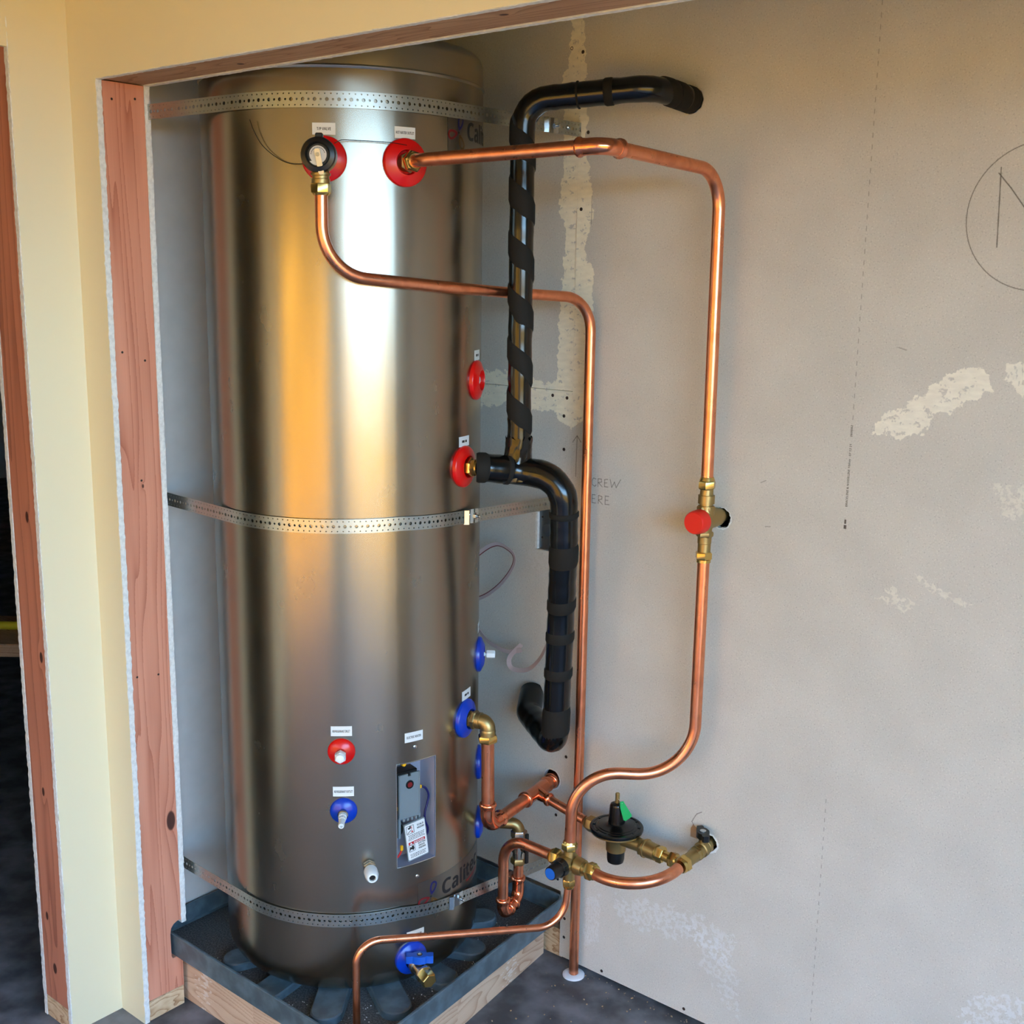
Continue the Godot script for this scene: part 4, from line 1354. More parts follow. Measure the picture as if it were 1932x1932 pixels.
func straps() -> void:
	# plan: anchor on the cupboard side, round the front of the tank, back to the wall; a clip with a bolt on the free length
	var set_ := [
		[2.000, Vector2(-0.1075, -0.108), Vector2(0.556, ZB + 0.001), 0.76, 0.0295, "perforated galvanised strap around the top of the tank above the relief valve", 0.0],
		[1.194, Vector2(-0.1075, -0.1545), Vector2(0.515, ZB + 0.0005), 0.16, 0.0285, "perforated galvanised strap around the middle of the tank", -0.026],
		[0.339, Vector2(-0.1075, -0.1400), Vector2(0.5180, ZB + 0.0005), 0.05, 0.0285, "perforated galvanised strap around the foot of the tank above the drain", -0.080],
	]
	for q in set_:
		var y: float = q[0]
		var c := Vector2(TK.x, TK.z)
		var R := TR + 0.0030
		# tangent points seen from the anchors
		var la: Vector2 = q[1] - c
		var ra: Vector2 = q[2] - c
		var tl := atan2(la.x, la.y) + acos(minf(1.0, R / la.length()))
		var tr := atan2(ra.x, ra.y) - acos(minf(1.0, R / ra.length()))
		var path := [q[1]]
		for k in 49: path.append(c + Vector2(sin(lerpf(tl, tr, k / 48.0)), cos(lerpf(tl, tr, k / 48.0))) * R)
		path.append(q[2])
		if y > 1.9: path.append(q[2] + Vector2(0.004, 0.0))
		var t := thing("tank_strap", q[5], "strap", Vector3(c.x, y, c.y + R))
		# the outer side is that away from the tank: the path runs left to right, so turn it
		var whole := 0.0
		for k in path.size() - 1: whole += path[k].distance_to(path[k + 1])
		var tail: float = (path[50] as Vector2).distance_to(path[49])
		var brk := whole - tail - R * deg_to_rad(25.0)
		var mb := strap_mesh(path, y, q[4], brk, q[6])
		obj(mb, "band", M.zinc, t, 30.0)
		# fixing at the cupboard side
		mb = MB.new()
		mb.cbox(Vector3(-0.1065, y, q[1].y - 0.014), Vector3(0.002, q[4], 0.034), 0.0005)
		obj(mb, "anchor_plate", M.zinc, t)
		# tension clip
		var p0: Vector2 = c + Vector2(sin(tr), cos(tr)) * R
		var d: Vector2 = (q[2] - p0).normalized()
		var n := Vector2(-d.y, d.x)
		if n.dot(p0 - c) < 0: n = -n
		var at: Vector2 = p0.lerp(q[2], q[3])
		var o3 := Vector3(at.x, y + q[6] * (R * deg_to_rad(25.0) + tail * q[3]) / (whole - brk), at.y)
		var d3 := Vector3(d.x, 0, d.y)
		var n3 := Vector3(n.x, 0, n.y)
		mb = MB.new()
		var prof := []
		for k in 13:
			var u := k / 12.0
			prof.append(o3 + d3 * lerpf(-0.020, 0.022, u) + n3 * (0.0015 + 0.0075 * exp(-pow((u - 0.16) / 0.10, 2.0)) + 0.0040 * smoothstep(0.35, 0.75, u)))
		for k in 12:
			var a: Vector3 = prof[k]
			var b: Vector3 = prof[k + 1]
			var hw: float = q[4] * 0.53
			var up := Vector3(0, hw, 0)
			mb.quad(a - up, b - up, b + up, a + up)
			mb.quad(a + up - n3 * 0.0016, b + up - n3 * 0.0016, b - up - n3 * 0.0016, a - up - n3 * 0.0016)
			mb.quad(a + up, b + up, b + up - n3 * 0.0016, a + up - n3 * 0.0016)
			mb.quad(a - up - n3 * 0.0016, b - up - n3 * 0.0016, b - up, a - up)
		obj(mb, "clip", M.bright_zinc, t)
		mb = MB.new()
		nut(mb, o3 + d3 * 0.012 + n3 * 0.004, n3, 0.0055, 0.0068)
		drum(mb, o3 + d3 * 0.012 + n3 * 0.009, n3, [[0, 0.0034], [0.008, 0.0034], [0.009, 0.0026]], 14)
		obj(mb, "clip_bolt", M.bright_zinc, t)
		if y > 1.9:
			mb = MB.new()
			drum(mb, Vector3(0.5565, y + 0.001, ZB + 0.045), n3, [[-0.003, 0.0045], [0.003, 0.0045], [0.0045, 0.003]], 14)
			obj(mb, "fixing_screw", M.bright_zinc, t)


# ------------------------------------------------------------------ valves and pipework
func elbow(a: Vector3, corner: Vector3, b: Vector3, r: float, bend_r: float) -> MB:   # a pressed copper elbow from a to b
	var mb := MB.new()
	mb.tube(fillet([a, corner, b], bend_r, 12), r + 0.0022, 20)
	collar(mb, a, corner - a, r)
	collar(mb, b, corner - b, r)
	return mb


func relief_valve() -> void:
	var d := rdir(40.6)
	var p := on_tank(40.6, 1.894, 0.0)
	var t := thing("relief_valve", "black-capped temperature relief valve with steel lever on the red port", "valve", p)
	var c := on_tank(40.9, 1.894, 0.064)
	var mb := MB.new()
	drum(mb, p, d, [[0, 0.017], [0.024, 0.017]], 24)
	nut(mb, p + d * 0.016, d, 0.014, 0.022)
	drum(mb, p + d * 0.030, d, [[0, 0.022], [0.004, 0.026], [0.026, 0.027], [0.030, 0.027]], 28)
	drum(mb, c + Vector3(0, -0.020, 0), Vector3.DOWN, [[0, 0.0150], [0.010, 0.0160], [0.011, 0.0180], [0.015, 0.0180], [0.016, 0.0155], [0.021, 0.0155], [0.022, 0.0168], [0.029, 0.0168]], 24)
	obj(mb, "body", M.cast_brass, t)
	mb = MB.new()
	nut(mb, c + Vector3(0, -0.0475, 0), Vector3.DOWN, 0.0195, 0.0185, 0.5)
	drum(mb, c + Vector3(0, -0.067, 0), Vector3.DOWN, [[0, 0.0155], [0.003, 0.0135]], 24)
	obj(mb, "outlet_nut", M.brass, t)
	mb = MB.new()
	mb.lathe([Vector2(0, 0.054), Vector2(0.030, 0.054), Vector2(0.0318, 0.056), Vector2(0.0318, 0.078), Vector2(0.0300, 0.083), Vector2(0.0225, 0.086), Vector2(0.0195, 0.083), Vector2(0.0190, 0.079), Vector2(0, 0.079)], 40, axis(p, d))
	mb.cbox(p + d * 0.062 + Vector3(0, 0.0335, 0), Vector3(0.014, 0.012, 0.012), 0.002, Basis(Vector3.UP.cross(d), Vector3.UP, d))
	obj(mb, "cap", M.plastic_black, t)
	var f := Transform3D(Basis(Vector3.UP.cross(d), Vector3.UP, d), p + d * 0.0805)
	mb = MB.new()
	var disc := []
	for k in 29:
		var a := deg_to_rad(-50.0 + 275.0 * k / 28)
		disc.append(Vector2.from_angle(a) * 0.0155)
	disc.append(Vector2(-0.0185, -0.0120)); disc.append(Vector2(-0.006, -0.0200))
	mb.prism(disc, 0.0012, f)
	obj(mb, "rating_disc", M.silver_sticker, t)
	mb = MB.new()
	for k in 12:
		var a := deg_to_rad(20.0 + k * 14.0)
		var q := Vector2.from_angle(a) * 0.0125
		mb.cbox(f * Vector3(q.x, q.y, 0.0013), Vector3(0.0011, 0.0022, 0.0003), 0.0, f.basis * Basis(Vector3(0, 0, 1), a))
	obj(mb, "rating_print", M.ink, t)
	mb = MB.new()
	var l := f * Transform3D(Basis(Vector3(0, 0, 1), 0.16) * Basis(Vector3(1, 0, 0), 0.16), Vector3(0, 0.002, 0.006))
	mb.prism(V2([[-0.0048, 0.006], [-0.003, 0.008], [0.003, 0.008], [0.0048, 0.006], [0.0048, -0.034], [0.003, -0.037], [-0.003, -0.037], [-0.0048, -0.034]]), 0.0018, l)
	mb.cbox(l * Vector3(-0.0046, -0.014, -0.0015), Vector3(0.0012, 0.040, 0.004), 0.0, l.basis)
	mb.cbox(l * Vector3(0.0046, -0.014, -0.0015), Vector3(0.0012, 0.040, 0.004), 0.0, l.basis)
	drum(mb, f * Vector3(0, 0, 0.0), d, [[0, 0.005], [0.0085, 0.0035]], 14)
	obj(mb, "lever", M.nickel, t)
	# thin black lead lying against the shell
	var w := thing("seal_wire", "thin black wire hanging across the tank through the red ports", "wire", on_tank(30, 1.89))
	mb = MB.new()
	var pts := []
	for q in [[12.8, 1.965, 0.012], [14.2, 1.945, 0.010], [17.5, 1.918, 0.008], [23.0, 1.896, 0.006], [28.2, 1.885, 0.008], [34.5, 1.883, 0.020]]: pts.append(on_tank(q[0], q[1], q[2]))
	mb.tube(spline(pts), 0.0008, 6)
	pts = []
	for q in [[45.0, 1.918, 0.045], [47.0, 1.926, 0.025], [51.0, 1.927, 0.016], [57.7, 1.927, 0.014], [65.0, 1.926, 0.016], [70.0, 1.923, 0.018]]: pts.append(on_tank(q[0], q[1], q[2]))
	mb.tube(spline(pts), 0.0008, 6)
	obj(mb, "lead", M.plastic_black, w)
	# its drain to the floor
	var r := 0.0116
	var o := thing("relief_drain_pipe", "copper drain pipe from the relief valve down to the white floor flange", "pipe", Vector3(0.62, 0, -0.7975))
	mb = MB.new()
	var tp := c
	mb.tube(fillet([tp + Vector3(0, -0.062, 0), Vector3(tp.x + 0.001, 1.683, tp.z), Vector3(0.5240, 1.671, -0.29), Vector3(0.5520, 1.660, -0.43), Vector3(0.5660, 1.650, -0.600), Vector3(0.620, 1.640, -0.7975), Vector3(0.620, 0.004, -0.7975)], [0.095, 0.4, 0.5, 0.4, 0.075], 12), r, 22)
	obj(mb, "pipe", M.copper, o)
	var fl := thing("floor_flange", "round white plastic flange around the drain pipe on the concrete", "flange", Vector3(0.620, 0, -0.7975))
	mb = MB.new()
	mb.lathe([Vector2(r + 0.0002, 0.0), Vector2(r + 0.0002, 0.0065), Vector2(0.016, 0.0070), Vector2(0.0255, 0.0050), Vector2(0.0270, 0.0035), Vector2(0.0270, 0.0), Vector2(r, 0.0)], 40, Transform3D(Basis.IDENTITY, Vector3(0.620, 0, -0.7975)))
	obj(mb, "flange_ring", M.floor_flange, fl)


func hot_pipe() -> void:
	var r := 0.0125
	var d := rdir(70.8)
	var p := on_tank(70.8, 1.893, 0.0)
	var t := thing("hot_outlet_pipe", "copper pipe from the hot outlet bending down the wall to the red-knobbed valve", "pipe", p)
	var mb := MB.new()
	drum(mb, p, d, [[0, 0.0165], [0.026, 0.0165]], 24)
	nut(mb, p + d * 0.016, d, 0.010, 0.0205)
	obj(mb, "socket", M.cast_brass, t)
	mb = MB.new()
	nut(mb, p + d * 0.027, d, 0.016, 0.0205, 0.3)
	drum(mb, p + d * 0.043, d, [[0, 0.0160], [0.004, 0.0140]], 24)
	obj(mb, "compression_nut", M.brass, t)
	var e := Vector3(0.945, 1.9049, -0.3764)
	var a := p + d * 0.068
	var u := (a - e).normalized()
	var down := Vector3(0.945, 1.8905, -0.7675)
	var v := (down - e).normalized()
	mb = MB.new()
	mb.tube(fillet([p + d * 0.035, a, e + u * 0.042], 0.06, 10), r, 22)
	obj(mb, "pipe", M.copper, t)
	obj(elbow(e + u * 0.052, e, e + v * 0.052, r, 0.034), "elbow", M.copper_fitting, t)
	mb = MB.new()
	mb.tube(fillet([e + v * 0.042, down, Vector3(0.9475, 1.272, -0.7675)], 0.075, 14), r, 22)
	obj(mb, "pipe", M.copper, t)


func valve_knob(mb: MB, p: Vector3, d: Vector3, r: float, l: float) -> void:
	drum(mb, p, d, [[0, r * 0.96], [0.003, r], [l * 0.62, r * 0.98], [l * 0.9, r * 0.93], [l, r * 0.84]], 40)


func mixing_valves() -> void:
	# upper: red cap, outlet through the wall
	var c := Vector3(0.948, 1.196, -0.7675)
	var t := thing("mixing_valve", "brass tempering valve with round red cap on the wall pipe", "valve", c)
	var mb := MB.new()
	drum(mb, c, Vector3.UP, [[-0.078, 0.0135], [-0.050, 0.0135], [-0.049, 0.0145], [-0.020, 0.0145], [0.0, 0.020], [0.024, 0.0165], [0.030, 0.0165], [0.0305, 0.014], [0.034, 0.014], [0.0345, 0.0172], [0.052, 0.0172], [0.0525, 0.0140], [0.066, 0.0135]], 28)
	nut(mb, c + Vector3(0, 0.015, 0), Vector3.UP, 0.015, 0.0185)
	nut(mb, c + Vector3(0, -0.036, 0), Vector3.UP, 0.012, 0.0180)
	drum(mb, c + Vector3(0, 0, -0.085), Vector3.BACK, [[0, 0.014], [0.030, 0.014], [0.031, 0.0175], [0.040, 0.0175], [0.041, 0.0200], [0.085, 0.0215], [0.104, 0.0225]], 28)
	obj(mb, "body", M.cast_brass, t)
	mb = MB.new()
	nut(mb, c + Vector3(0, 0.064, 0), Vector3.UP, 0.0185, 0.0182, 0.35)
	drum(mb, c + Vector3(0, 0.0825, 0), Vector3.UP, [[0, 0.0160], [0.005, 0.0142], [0.0075, 0.0132]], 28)
	obj(mb, "compression_nut", M.brass, t)
	mb = MB.new()
	nut(mb, c + Vector3(0, -0.0675, 0), Vector3.DOWN, 0.0165, 0.0180, 0.35)
	drum(mb, c + Vector3(0, -0.084, 0), Vector3.DOWN, [[0, 0.0150], [0.006, 0.0150], [0.0065, 0.0132]], 28)
	obj(mb, "compression_nut", M.brass, t)
	mb = MB.new()
	valve_knob(mb, c + Vector3(0, 0, 0.018), Vector3.BACK, 0.0252, 0.030)
	obj(mb, "red_cap", M.red_knob, t)

	# pipe between the two valves
	var r := 0.0127
	var b := Vector3(0.7524, 0.430, -0.5888)
	var pipe := thing("tempered_water_pipe", "copper pipe swan-necked between the red-capped valve and blue-capped valve", "pipe", Vector3(0.85, 0.48, -0.68))
	mb = MB.new()
	mb.tube(fillet([c + Vector3(0, -0.084, 0), Vector3(0.9465, 0.630, -0.7675), Vector3(0.7560, 0.6420, -0.5900), b + Vector3(0.001, 0.040, 0)], [0.115, 0.095], 18), r, 22)
	obj(mb, "pipe", M.copper, pipe)

	# lower: blue cap, four ways
	t = thing("mixing_valve", "brass tempering valve with black and blue cap low above the floor", "valve", b)
	mb = MB.new()
	drum(mb, b, Vector3.UP, [[-0.046, 0.0125], [-0.024, 0.0125], [0.0, 0.0165], [0.022, 0.0135], [0.034, 0.0135]], 28)
	drum(mb, b, Vector3.RIGHT, [[-0.034, 0.0130], [-0.018, 0.0130], [0.0, 0.0170], [0.020, 0.0140], [0.0205, 0.0195], [0.024, 0.0200], [0.040, 0.0175], [0.0405, 0.0135], [0.052, 0.0135]], 28)
	drum(mb, b, Vector3.BACK, [[-0.022, 0.010], [-0.016, 0.0185], [0.0, 0.0195], [0.024, 0.0205], [0.027, 0.0190]], 28)
	obj(mb, "body", M.cast_brass, t)
	for q in [[Vector3(0, 0.030, 0), Vector3.UP, 0.0165, 0.0178], [Vector3(-0.026, 0, 0), Vector3.LEFT, 0.0195, 0.0195], [Vector3(0.049, 0, 0.0005), Vector3.RIGHT, 0.0195, 0.0200], [Vector3(0, -0.038, 0), Vector3.DOWN, 0.0165, 0.0150]]:
		mb = MB.new()
		nut(mb, b + q[0], q[1], q[2], q[3], 0.3)
		drum(mb, b + q[0] + q[1] * q[2], q[1], [[0, q[3] * 0.86], [0.004, q[3] * 0.78], [0.0055, q[3] * 0.72]], 24)
		obj(mb, "compression_nut", M.brass, t)
	mb = MB.new()
	var f := Transform3D(Basis.IDENTITY, b + Vector3(0, 0, 0.026))
	drum(mb, f.origin, Vector3.BACK, [[0, 0.0200], [0.003, 0.0205], [0.014, 0.0190], [0.0145, 0.0172], [0.040, 0.0150], [0.042, 0.0140]], 32)
	for k in 12:
		var a := TAU * k / 12
		mb.cbox(f * Vector3(cos(a) * 0.0188, sin(a) * 0.0188, 0.009), Vector3(0.003, 0.003, 0.014), 0.0006, Basis(Vector3(0, 0, 1), a))
	obj(mb, "cap", M.plastic_black, t)
	mb = MB.new()
	drum(mb, f.origin + Vector3(0, 0, 0.0415), Vector3.BACK, [[0, 0.0128], [0.0012, 0.0126]], 32)
	obj(mb, "blue_disc", M.blue_cap, t)
	var l := thing("curved_cold_pipe", "short copper pipe curving from the blue-capped valve to the wall valve tee", "pipe", Vector3(0.9, 0.43, -0.6))
	mb = MB.new()
	mb.tube(fillet([b + Vector3(0.055, 0, 0.001), Vector3(0.9610, 0.426, -0.566), Vector3(0.9609, 0.445, -0.700)], 0.115, 18), r, 22)
	obj(mb, "pipe", M.copper, l)


func sleeve_band(mb: MB, path: Array, from: float, to: float, lean: float, r: float, start: float, th := 0.0016) -> void:
	# a turn of tape laid round a bent sleeve: between two lines that climb by lean for each turn
	var cum := [0.0]
	for i in path.size() - 1: cum.append(cum[-1] + path[i].distance_to(path[i + 1]))
	var T0: Vector3 = (path[1] - path[0]).normalized()
	var N := T0.cross(Vector3.UP if abs(T0.y) < 0.9 else Vector3.RIGHT).normalized()
	var fr := []
	for i in path.size():
		var T: Vector3 = ((path[mini(i + 1, path.size() - 1)] - path[maxi(i - 1, 0)]) as Vector3).normalized()
		N = (N - T * N.dot(T)).normalized()
		fr.append([N, T.cross(N)])
	var at := func(s: float, a: float, rr: float) -> Vector3:
		s = clampf(s, 0.0, cum[-1])
		var i := 0
		while i < cum.size() - 2 and cum[i + 1] < s: i += 1
		var u: float = (s - cum[i]) / maxf(cum[i + 1] - cum[i], 1e-6)
		var n: Vector3 = (fr[i][0] as Vector3).lerp(fr[i + 1][0], u).normalized()
		var b: Vector3 = (fr[i][1] as Vector3).lerp(fr[i + 1][1], u).normalized()
		return (path[i] as Vector3).lerp(path[i + 1], u) + (n * cos(a) + b * sin(a)) * rr
	var turns := 26
	var full := absf(lean) > 0.0
	var rng := [0, turns] if not full else [0, turns]
	for k in range(rng[0], rng[1]):
		var a0 := start + TAU * k / turns
		var a1 := start + TAU * (k + 1) / turns
		var s0 := lean * k / turns
		var s1 := lean * (k + 1) / turns
		var w := 5
		for j in w:
			var u0 := lerpf(from, to, float(j) / w)
			var u1 := lerpf(from, to, float(j + 1) / w)
			var r0 := r + (th if j > 0 else -0.0004)
			var r1 := r + (th if j < w - 1 else -0.0004)
			mb.quad(at.call(u0 + s0, a0, r0), at.call(u0 + s1, a1, r0), at.call(u1 + s1, a1, r1), at.call(u1 + s0, a0, r1))


func helix_band(mb: MB, path: Array, s0: float, s1: float, pitch: float, w: float, r: float) -> void:
	# one long tape wound down a sleeve
	var cum := [0.0]
	for i in path.size() - 1: cum.append(cum[-1] + path[i].distance_to(path[i + 1]))
	var T0: Vector3 = (path[1] - path[0]).normalized()
	var N := T0.cross(Vector3.UP if abs(T0.y) < 0.9 else Vector3.RIGHT).normalized()
	var fr := []
	for i in path.size():
		var T: Vector3 = ((path[mini(i + 1, path.size() - 1)] - path[maxi(i - 1, 0)]) as Vector3).normalized()
		N = (N - T * N.dot(T)).normalized()
		fr.append([N, T.cross(N)])
	var at := func(s: float, a: float, rr: float) -> Vector3:
		s = clampf(s, 0.0, cum[-1])
		var i := mini(int(s / 0.012), cum.size() - 2)
		var u: float = clampf((s - cum[i]) / maxf(cum[i + 1] - cum[i], 1e-6), 0.0, 1.0)
		var n: Vector3 = (fr[i][0] as Vector3).lerp(fr[i + 1][0], u).normalized()
		var b: Vector3 = (fr[i][1] as Vector3).lerp(fr[i + 1][1], u).normalized()
		return (path[i] as Vector3).lerp(path[i + 1], u) + (n * cos(a) + b * sin(a)) * rr
	var wob := noise(91, 0.8, 2)
	var n := int((s1 - s0) / pitch * 28)
	for k in n:
		for j in 6:
			var q := []
			for e in [[k, j], [k + 1, j], [k + 1, j + 1], [k, j + 1]]:
				var edge: bool = e[1] == 0 or e[1] == 6
				var ww := w * (1.0 + 0.22 * wob.get_noise_1d(e[0] * 0.11))
				q.append(at.call(s0 + pitch * e[0] / 28.0 + ww * e[1] / 6.0, -TAU * e[0] / 28.0 + 1.0, r + (-0.0004 if edge else 0.0022)))
			mb.quad(q[3], q[2], q[1], q[0])


func insulated_pipe() -> void:
	var t := thing("insulated_pipe", "black foam-lagged pipe wound with matt tape from wall hole down to the wall", "insulated pipe", Vector3(0.515, 0.65, -0.683))
	var x := 0.6015
	var z := -0.578
	# riser: wall hole, along the wall, down to the tee
	var riser := fillet([Vector3(0.8373, 2.0385, -0.8260), Vector3(0.8373, 2.0475, -0.690), Vector3(0.5990, 2.0285, z), Vector3(x, 1.285, z)], [0.075, 0.055], 12)
	riser = split(riser, 0.012)
	var mb := MB.new()
	var rad := []
	var nz := noise(81, 30.0, 2)
	for i in riser.size(): rad.append(0.0248 + nz.get_noise_1d(i * 0.012) * 0.0012)
	mb.tube(riser, rad, 28)
	obj(mb, "foam_sleeve", M.insulation_black, t)
	var total := 0.012 * (riser.size() - 1)
	# plain bands near the wall, then long spirals down the riser
	for q in [[0.0, 0.030, 0.0], [0.022, 0.060, 0.030], [0.055, 0.085, 0.045], [0.205, 0.225, 0.0], [0.275, 0.279, 0.0]]:
		mb = MB.new()
		sleeve_band(mb, riser, q[0], q[1], q[2], 0.0252, 0.6)
		obj(mb, "tape_band", M.tape_black, t)
	mb = MB.new()
	helix_band(mb, riser, 0.355, 1.145, 0.1075, 0.052, 0.0252)
	obj(mb, "tape_spiral", M.tape_black, t)
	# outlet: from the tank port, under the tee, bend down, to the wall
	var d := rdir(103.1)
	var p := on_tank(103.1, 1.292, 0.0)
	var dirn := (Vector3(0.722, 1.275, -0.588) - (p + d * 0.03)).normalized()
	var lower := fillet([p + d * 0.030, p + d * 0.040 + Vector3(0.004, 0, -0.010), Vector3(0.6060, 1.281, -0.5800), Vector3(0.7000, 1.274, -0.6080), Vector3(0.6900, 1.12, -0.626), Vector3(0.6640, 0.95, -0.655), Vector3(0.6440, 0.648, -0.670), Vector3(0.4900, 0.658, -0.765), Vector3(0.4520, 0.685, -0.826)], [0.04, 0.06, 0.062, 0.15, 0.3, 0.040, 0.03], 10)
	lower = split(lower, 0.010)
	mb = MB.new()
	rad = []
	for i in lower.size(): rad.append(0.0300 + nz.get_noise_1d(i * 0.010 + 9.0) * 0.0012)
	mb.tube(lower, rad, 28)
	obj(mb, "foam_sleeve", M.insulation_black, t)
	for q in [[0.0, 0.022, 0.0], [0.062, 0.074, 0.0], [0.243, 0.256, 0.004], [0.312, 0.362, 0.012], [0.436, 0.466, 0.018], [0.520, 0.545, 0.012], [0.608, 0.632, 0.010], [0.700, 0.770, 0.016]]:
		mb = MB.new()
		sleeve_band(mb, lower, q[0], q[1], q[2], 0.0304, 2.2)
		obj(mb, "tape_band", M.tape_black, t)
	# tee wrapped in crumpled tape where the riser meets the outlet
	mb = MB.new()
	var n := noise(83, 45.0, 3)
	var prev := []
	for i in 15:
		var u := i / 14.0
		var ring := []
		for k in 32:
			var a := TAU * k / 32
			var rr := lerpf(0.0275, 0.0335, smoothstep(0.25, 1.0, u)) * (1.0 + 0.13 * absf(n.get_noise_2d(cos(a) * 0.06, sin(a) * 0.06 + u * 0.03)) + 0.035 * sin(a * 7.0 + u * 3.0))
			var ragg := 0.012 * n.get_noise_2d(a * 0.08, 5.0) if i == 0 else 0.0
			ring.append(Vector3(lerpf(x, 0.5960, u * u) + cos(a) * rr, lerpf(1.352, 1.262, u) + ragg, lerpf(z, -0.572, u * u) - sin(a) * rr))
		if i > 0:
			for k in 32:
				var l := (k + 1) % 32
				mb.quad(ring[k], ring[l], prev[l], prev[k])
		prev = ring
	obj(mb, "tee_wrap", M.insulation_black, t, 25.0)
	var f := thing("outlet_fitting", "brass hex fitting between the red port and black lagged pipe", "fitting", p)
	mb = MB.new()
	drum(mb, p, d, [[0, 0.0165], [0.036, 0.0165]], 24)
	nut(mb, p + d * 0.010, d, 0.012, 0.0205)
	nut(mb, p + d * 0.023, d, 0.010, 0.0190, 0.5)
	obj(mb, "hex_fitting", M.brass, f)


func supply_pipe() -> void:
	var r := 0.0143
	var hole := Vector3(0.5149, 0.474, ZB - 0.03)
	var low := Vector3(0.5740, 0.479, -0.5215)
	var top := Vector3(0.5750, 0.690, -0.5175)
	var t := thing("supply_pipe", "copper pipe from a wall hole through a tee and elbow up to the blue port", "pipe", low)
	var u := (hole - low).normalized()
	var mb := MB.new()
	mb.tube([low + Vector3(0, 0.045, 0), top], r, 24)
	obj(mb, "pipe", M.copper, t)
	obj(elbow(low + Vector3(0, 0.060, 0), low, low + u * 0.062, r, 0.034), "elbow", M.copper_fitting, t)
	mb = MB.new()
	mb.tube([low + u * 0.05, hole], r, 24)
	obj(mb, "pipe", M.copper, t)
	var tee := low + u * 0.2245
	var branch := (Vector3(0.673, 0.4505, -0.742) - tee).normalized()
	mb = MB.new()
	mb.tube([tee - u * 0.045, tee + u * 0.045], r + 0.0022, 24)
	collar(mb, tee - u * 0.058, u, r)
	collar(mb, tee + u * 0.058, -u, r)
	var rb := 0.0112
	mb.tube([tee, tee + branch * 0.032], [rb + 0.006, rb + 0.002], 20)
	collar(mb, tee + branch * 0.046, -branch, rb)
	obj(mb, "tee", M.copper_fitting, t)
	mb = MB.new()
	collar(mb, tee + u * 0.070, u, r)
	drum(mb, tee + u * 0.078, u, [[0, r + 0.0022], [0.02, r + 0.0022]], 24)
	obj(mb, "coupling", M.copper_fitting, t)
	mb = MB.new()
	mb.tube([tee + branch * 0.035, Vector3(0.680, 0.4500, -0.742)], rb, 22)
	obj(mb, "branch_pipe", M.copper, t)
	# brass elbow at the port
	var d := rdir(105.9)
	var p := on_tank(105.9, 0.729, 0.0)
	var e := thing("port_elbow", "brass elbow joining the upper copper riser to the blue port", "fitting", p)
	mb = MB.new()
	var c := Vector3(0.5752, 0.7300, -0.5172)
	drum(mb, p, d, [[0, 0.0165], [0.020, 0.0165]], 24)
	nut(mb, p + d * 0.008, d, 0.009, 0.0195)
	nut(mb, p + d * 0.017, d, 0.012, 0.0215, 0.4)
	drum(mb, p + d * 0.028, d, [[0, 0.0185], [0.010, 0.0185], [0.011, 0.0172]], 24)
	mb.tube(fillet([p + d * 0.030, c, c + Vector3(0, -0.030, 0)], 0.016, 10), 0.0165, 24)
	drum(mb, c + Vector3(0, -0.018, 0), Vector3.DOWN, [[0, 0.0165], [0.004, 0.0178], [0.008, 0.0168], [0.012, 0.0178], [0.016, 0.0168]], 24)
	obj(mb, "elbow_body", M.cast_brass, e)
	mb = MB.new()
	nut(mb, c + Vector3(0, -0.030, 0), Vector3.DOWN, 0.017, 0.0225, 0.2)
	obj(mb, "compression_nut", M.brass, e)


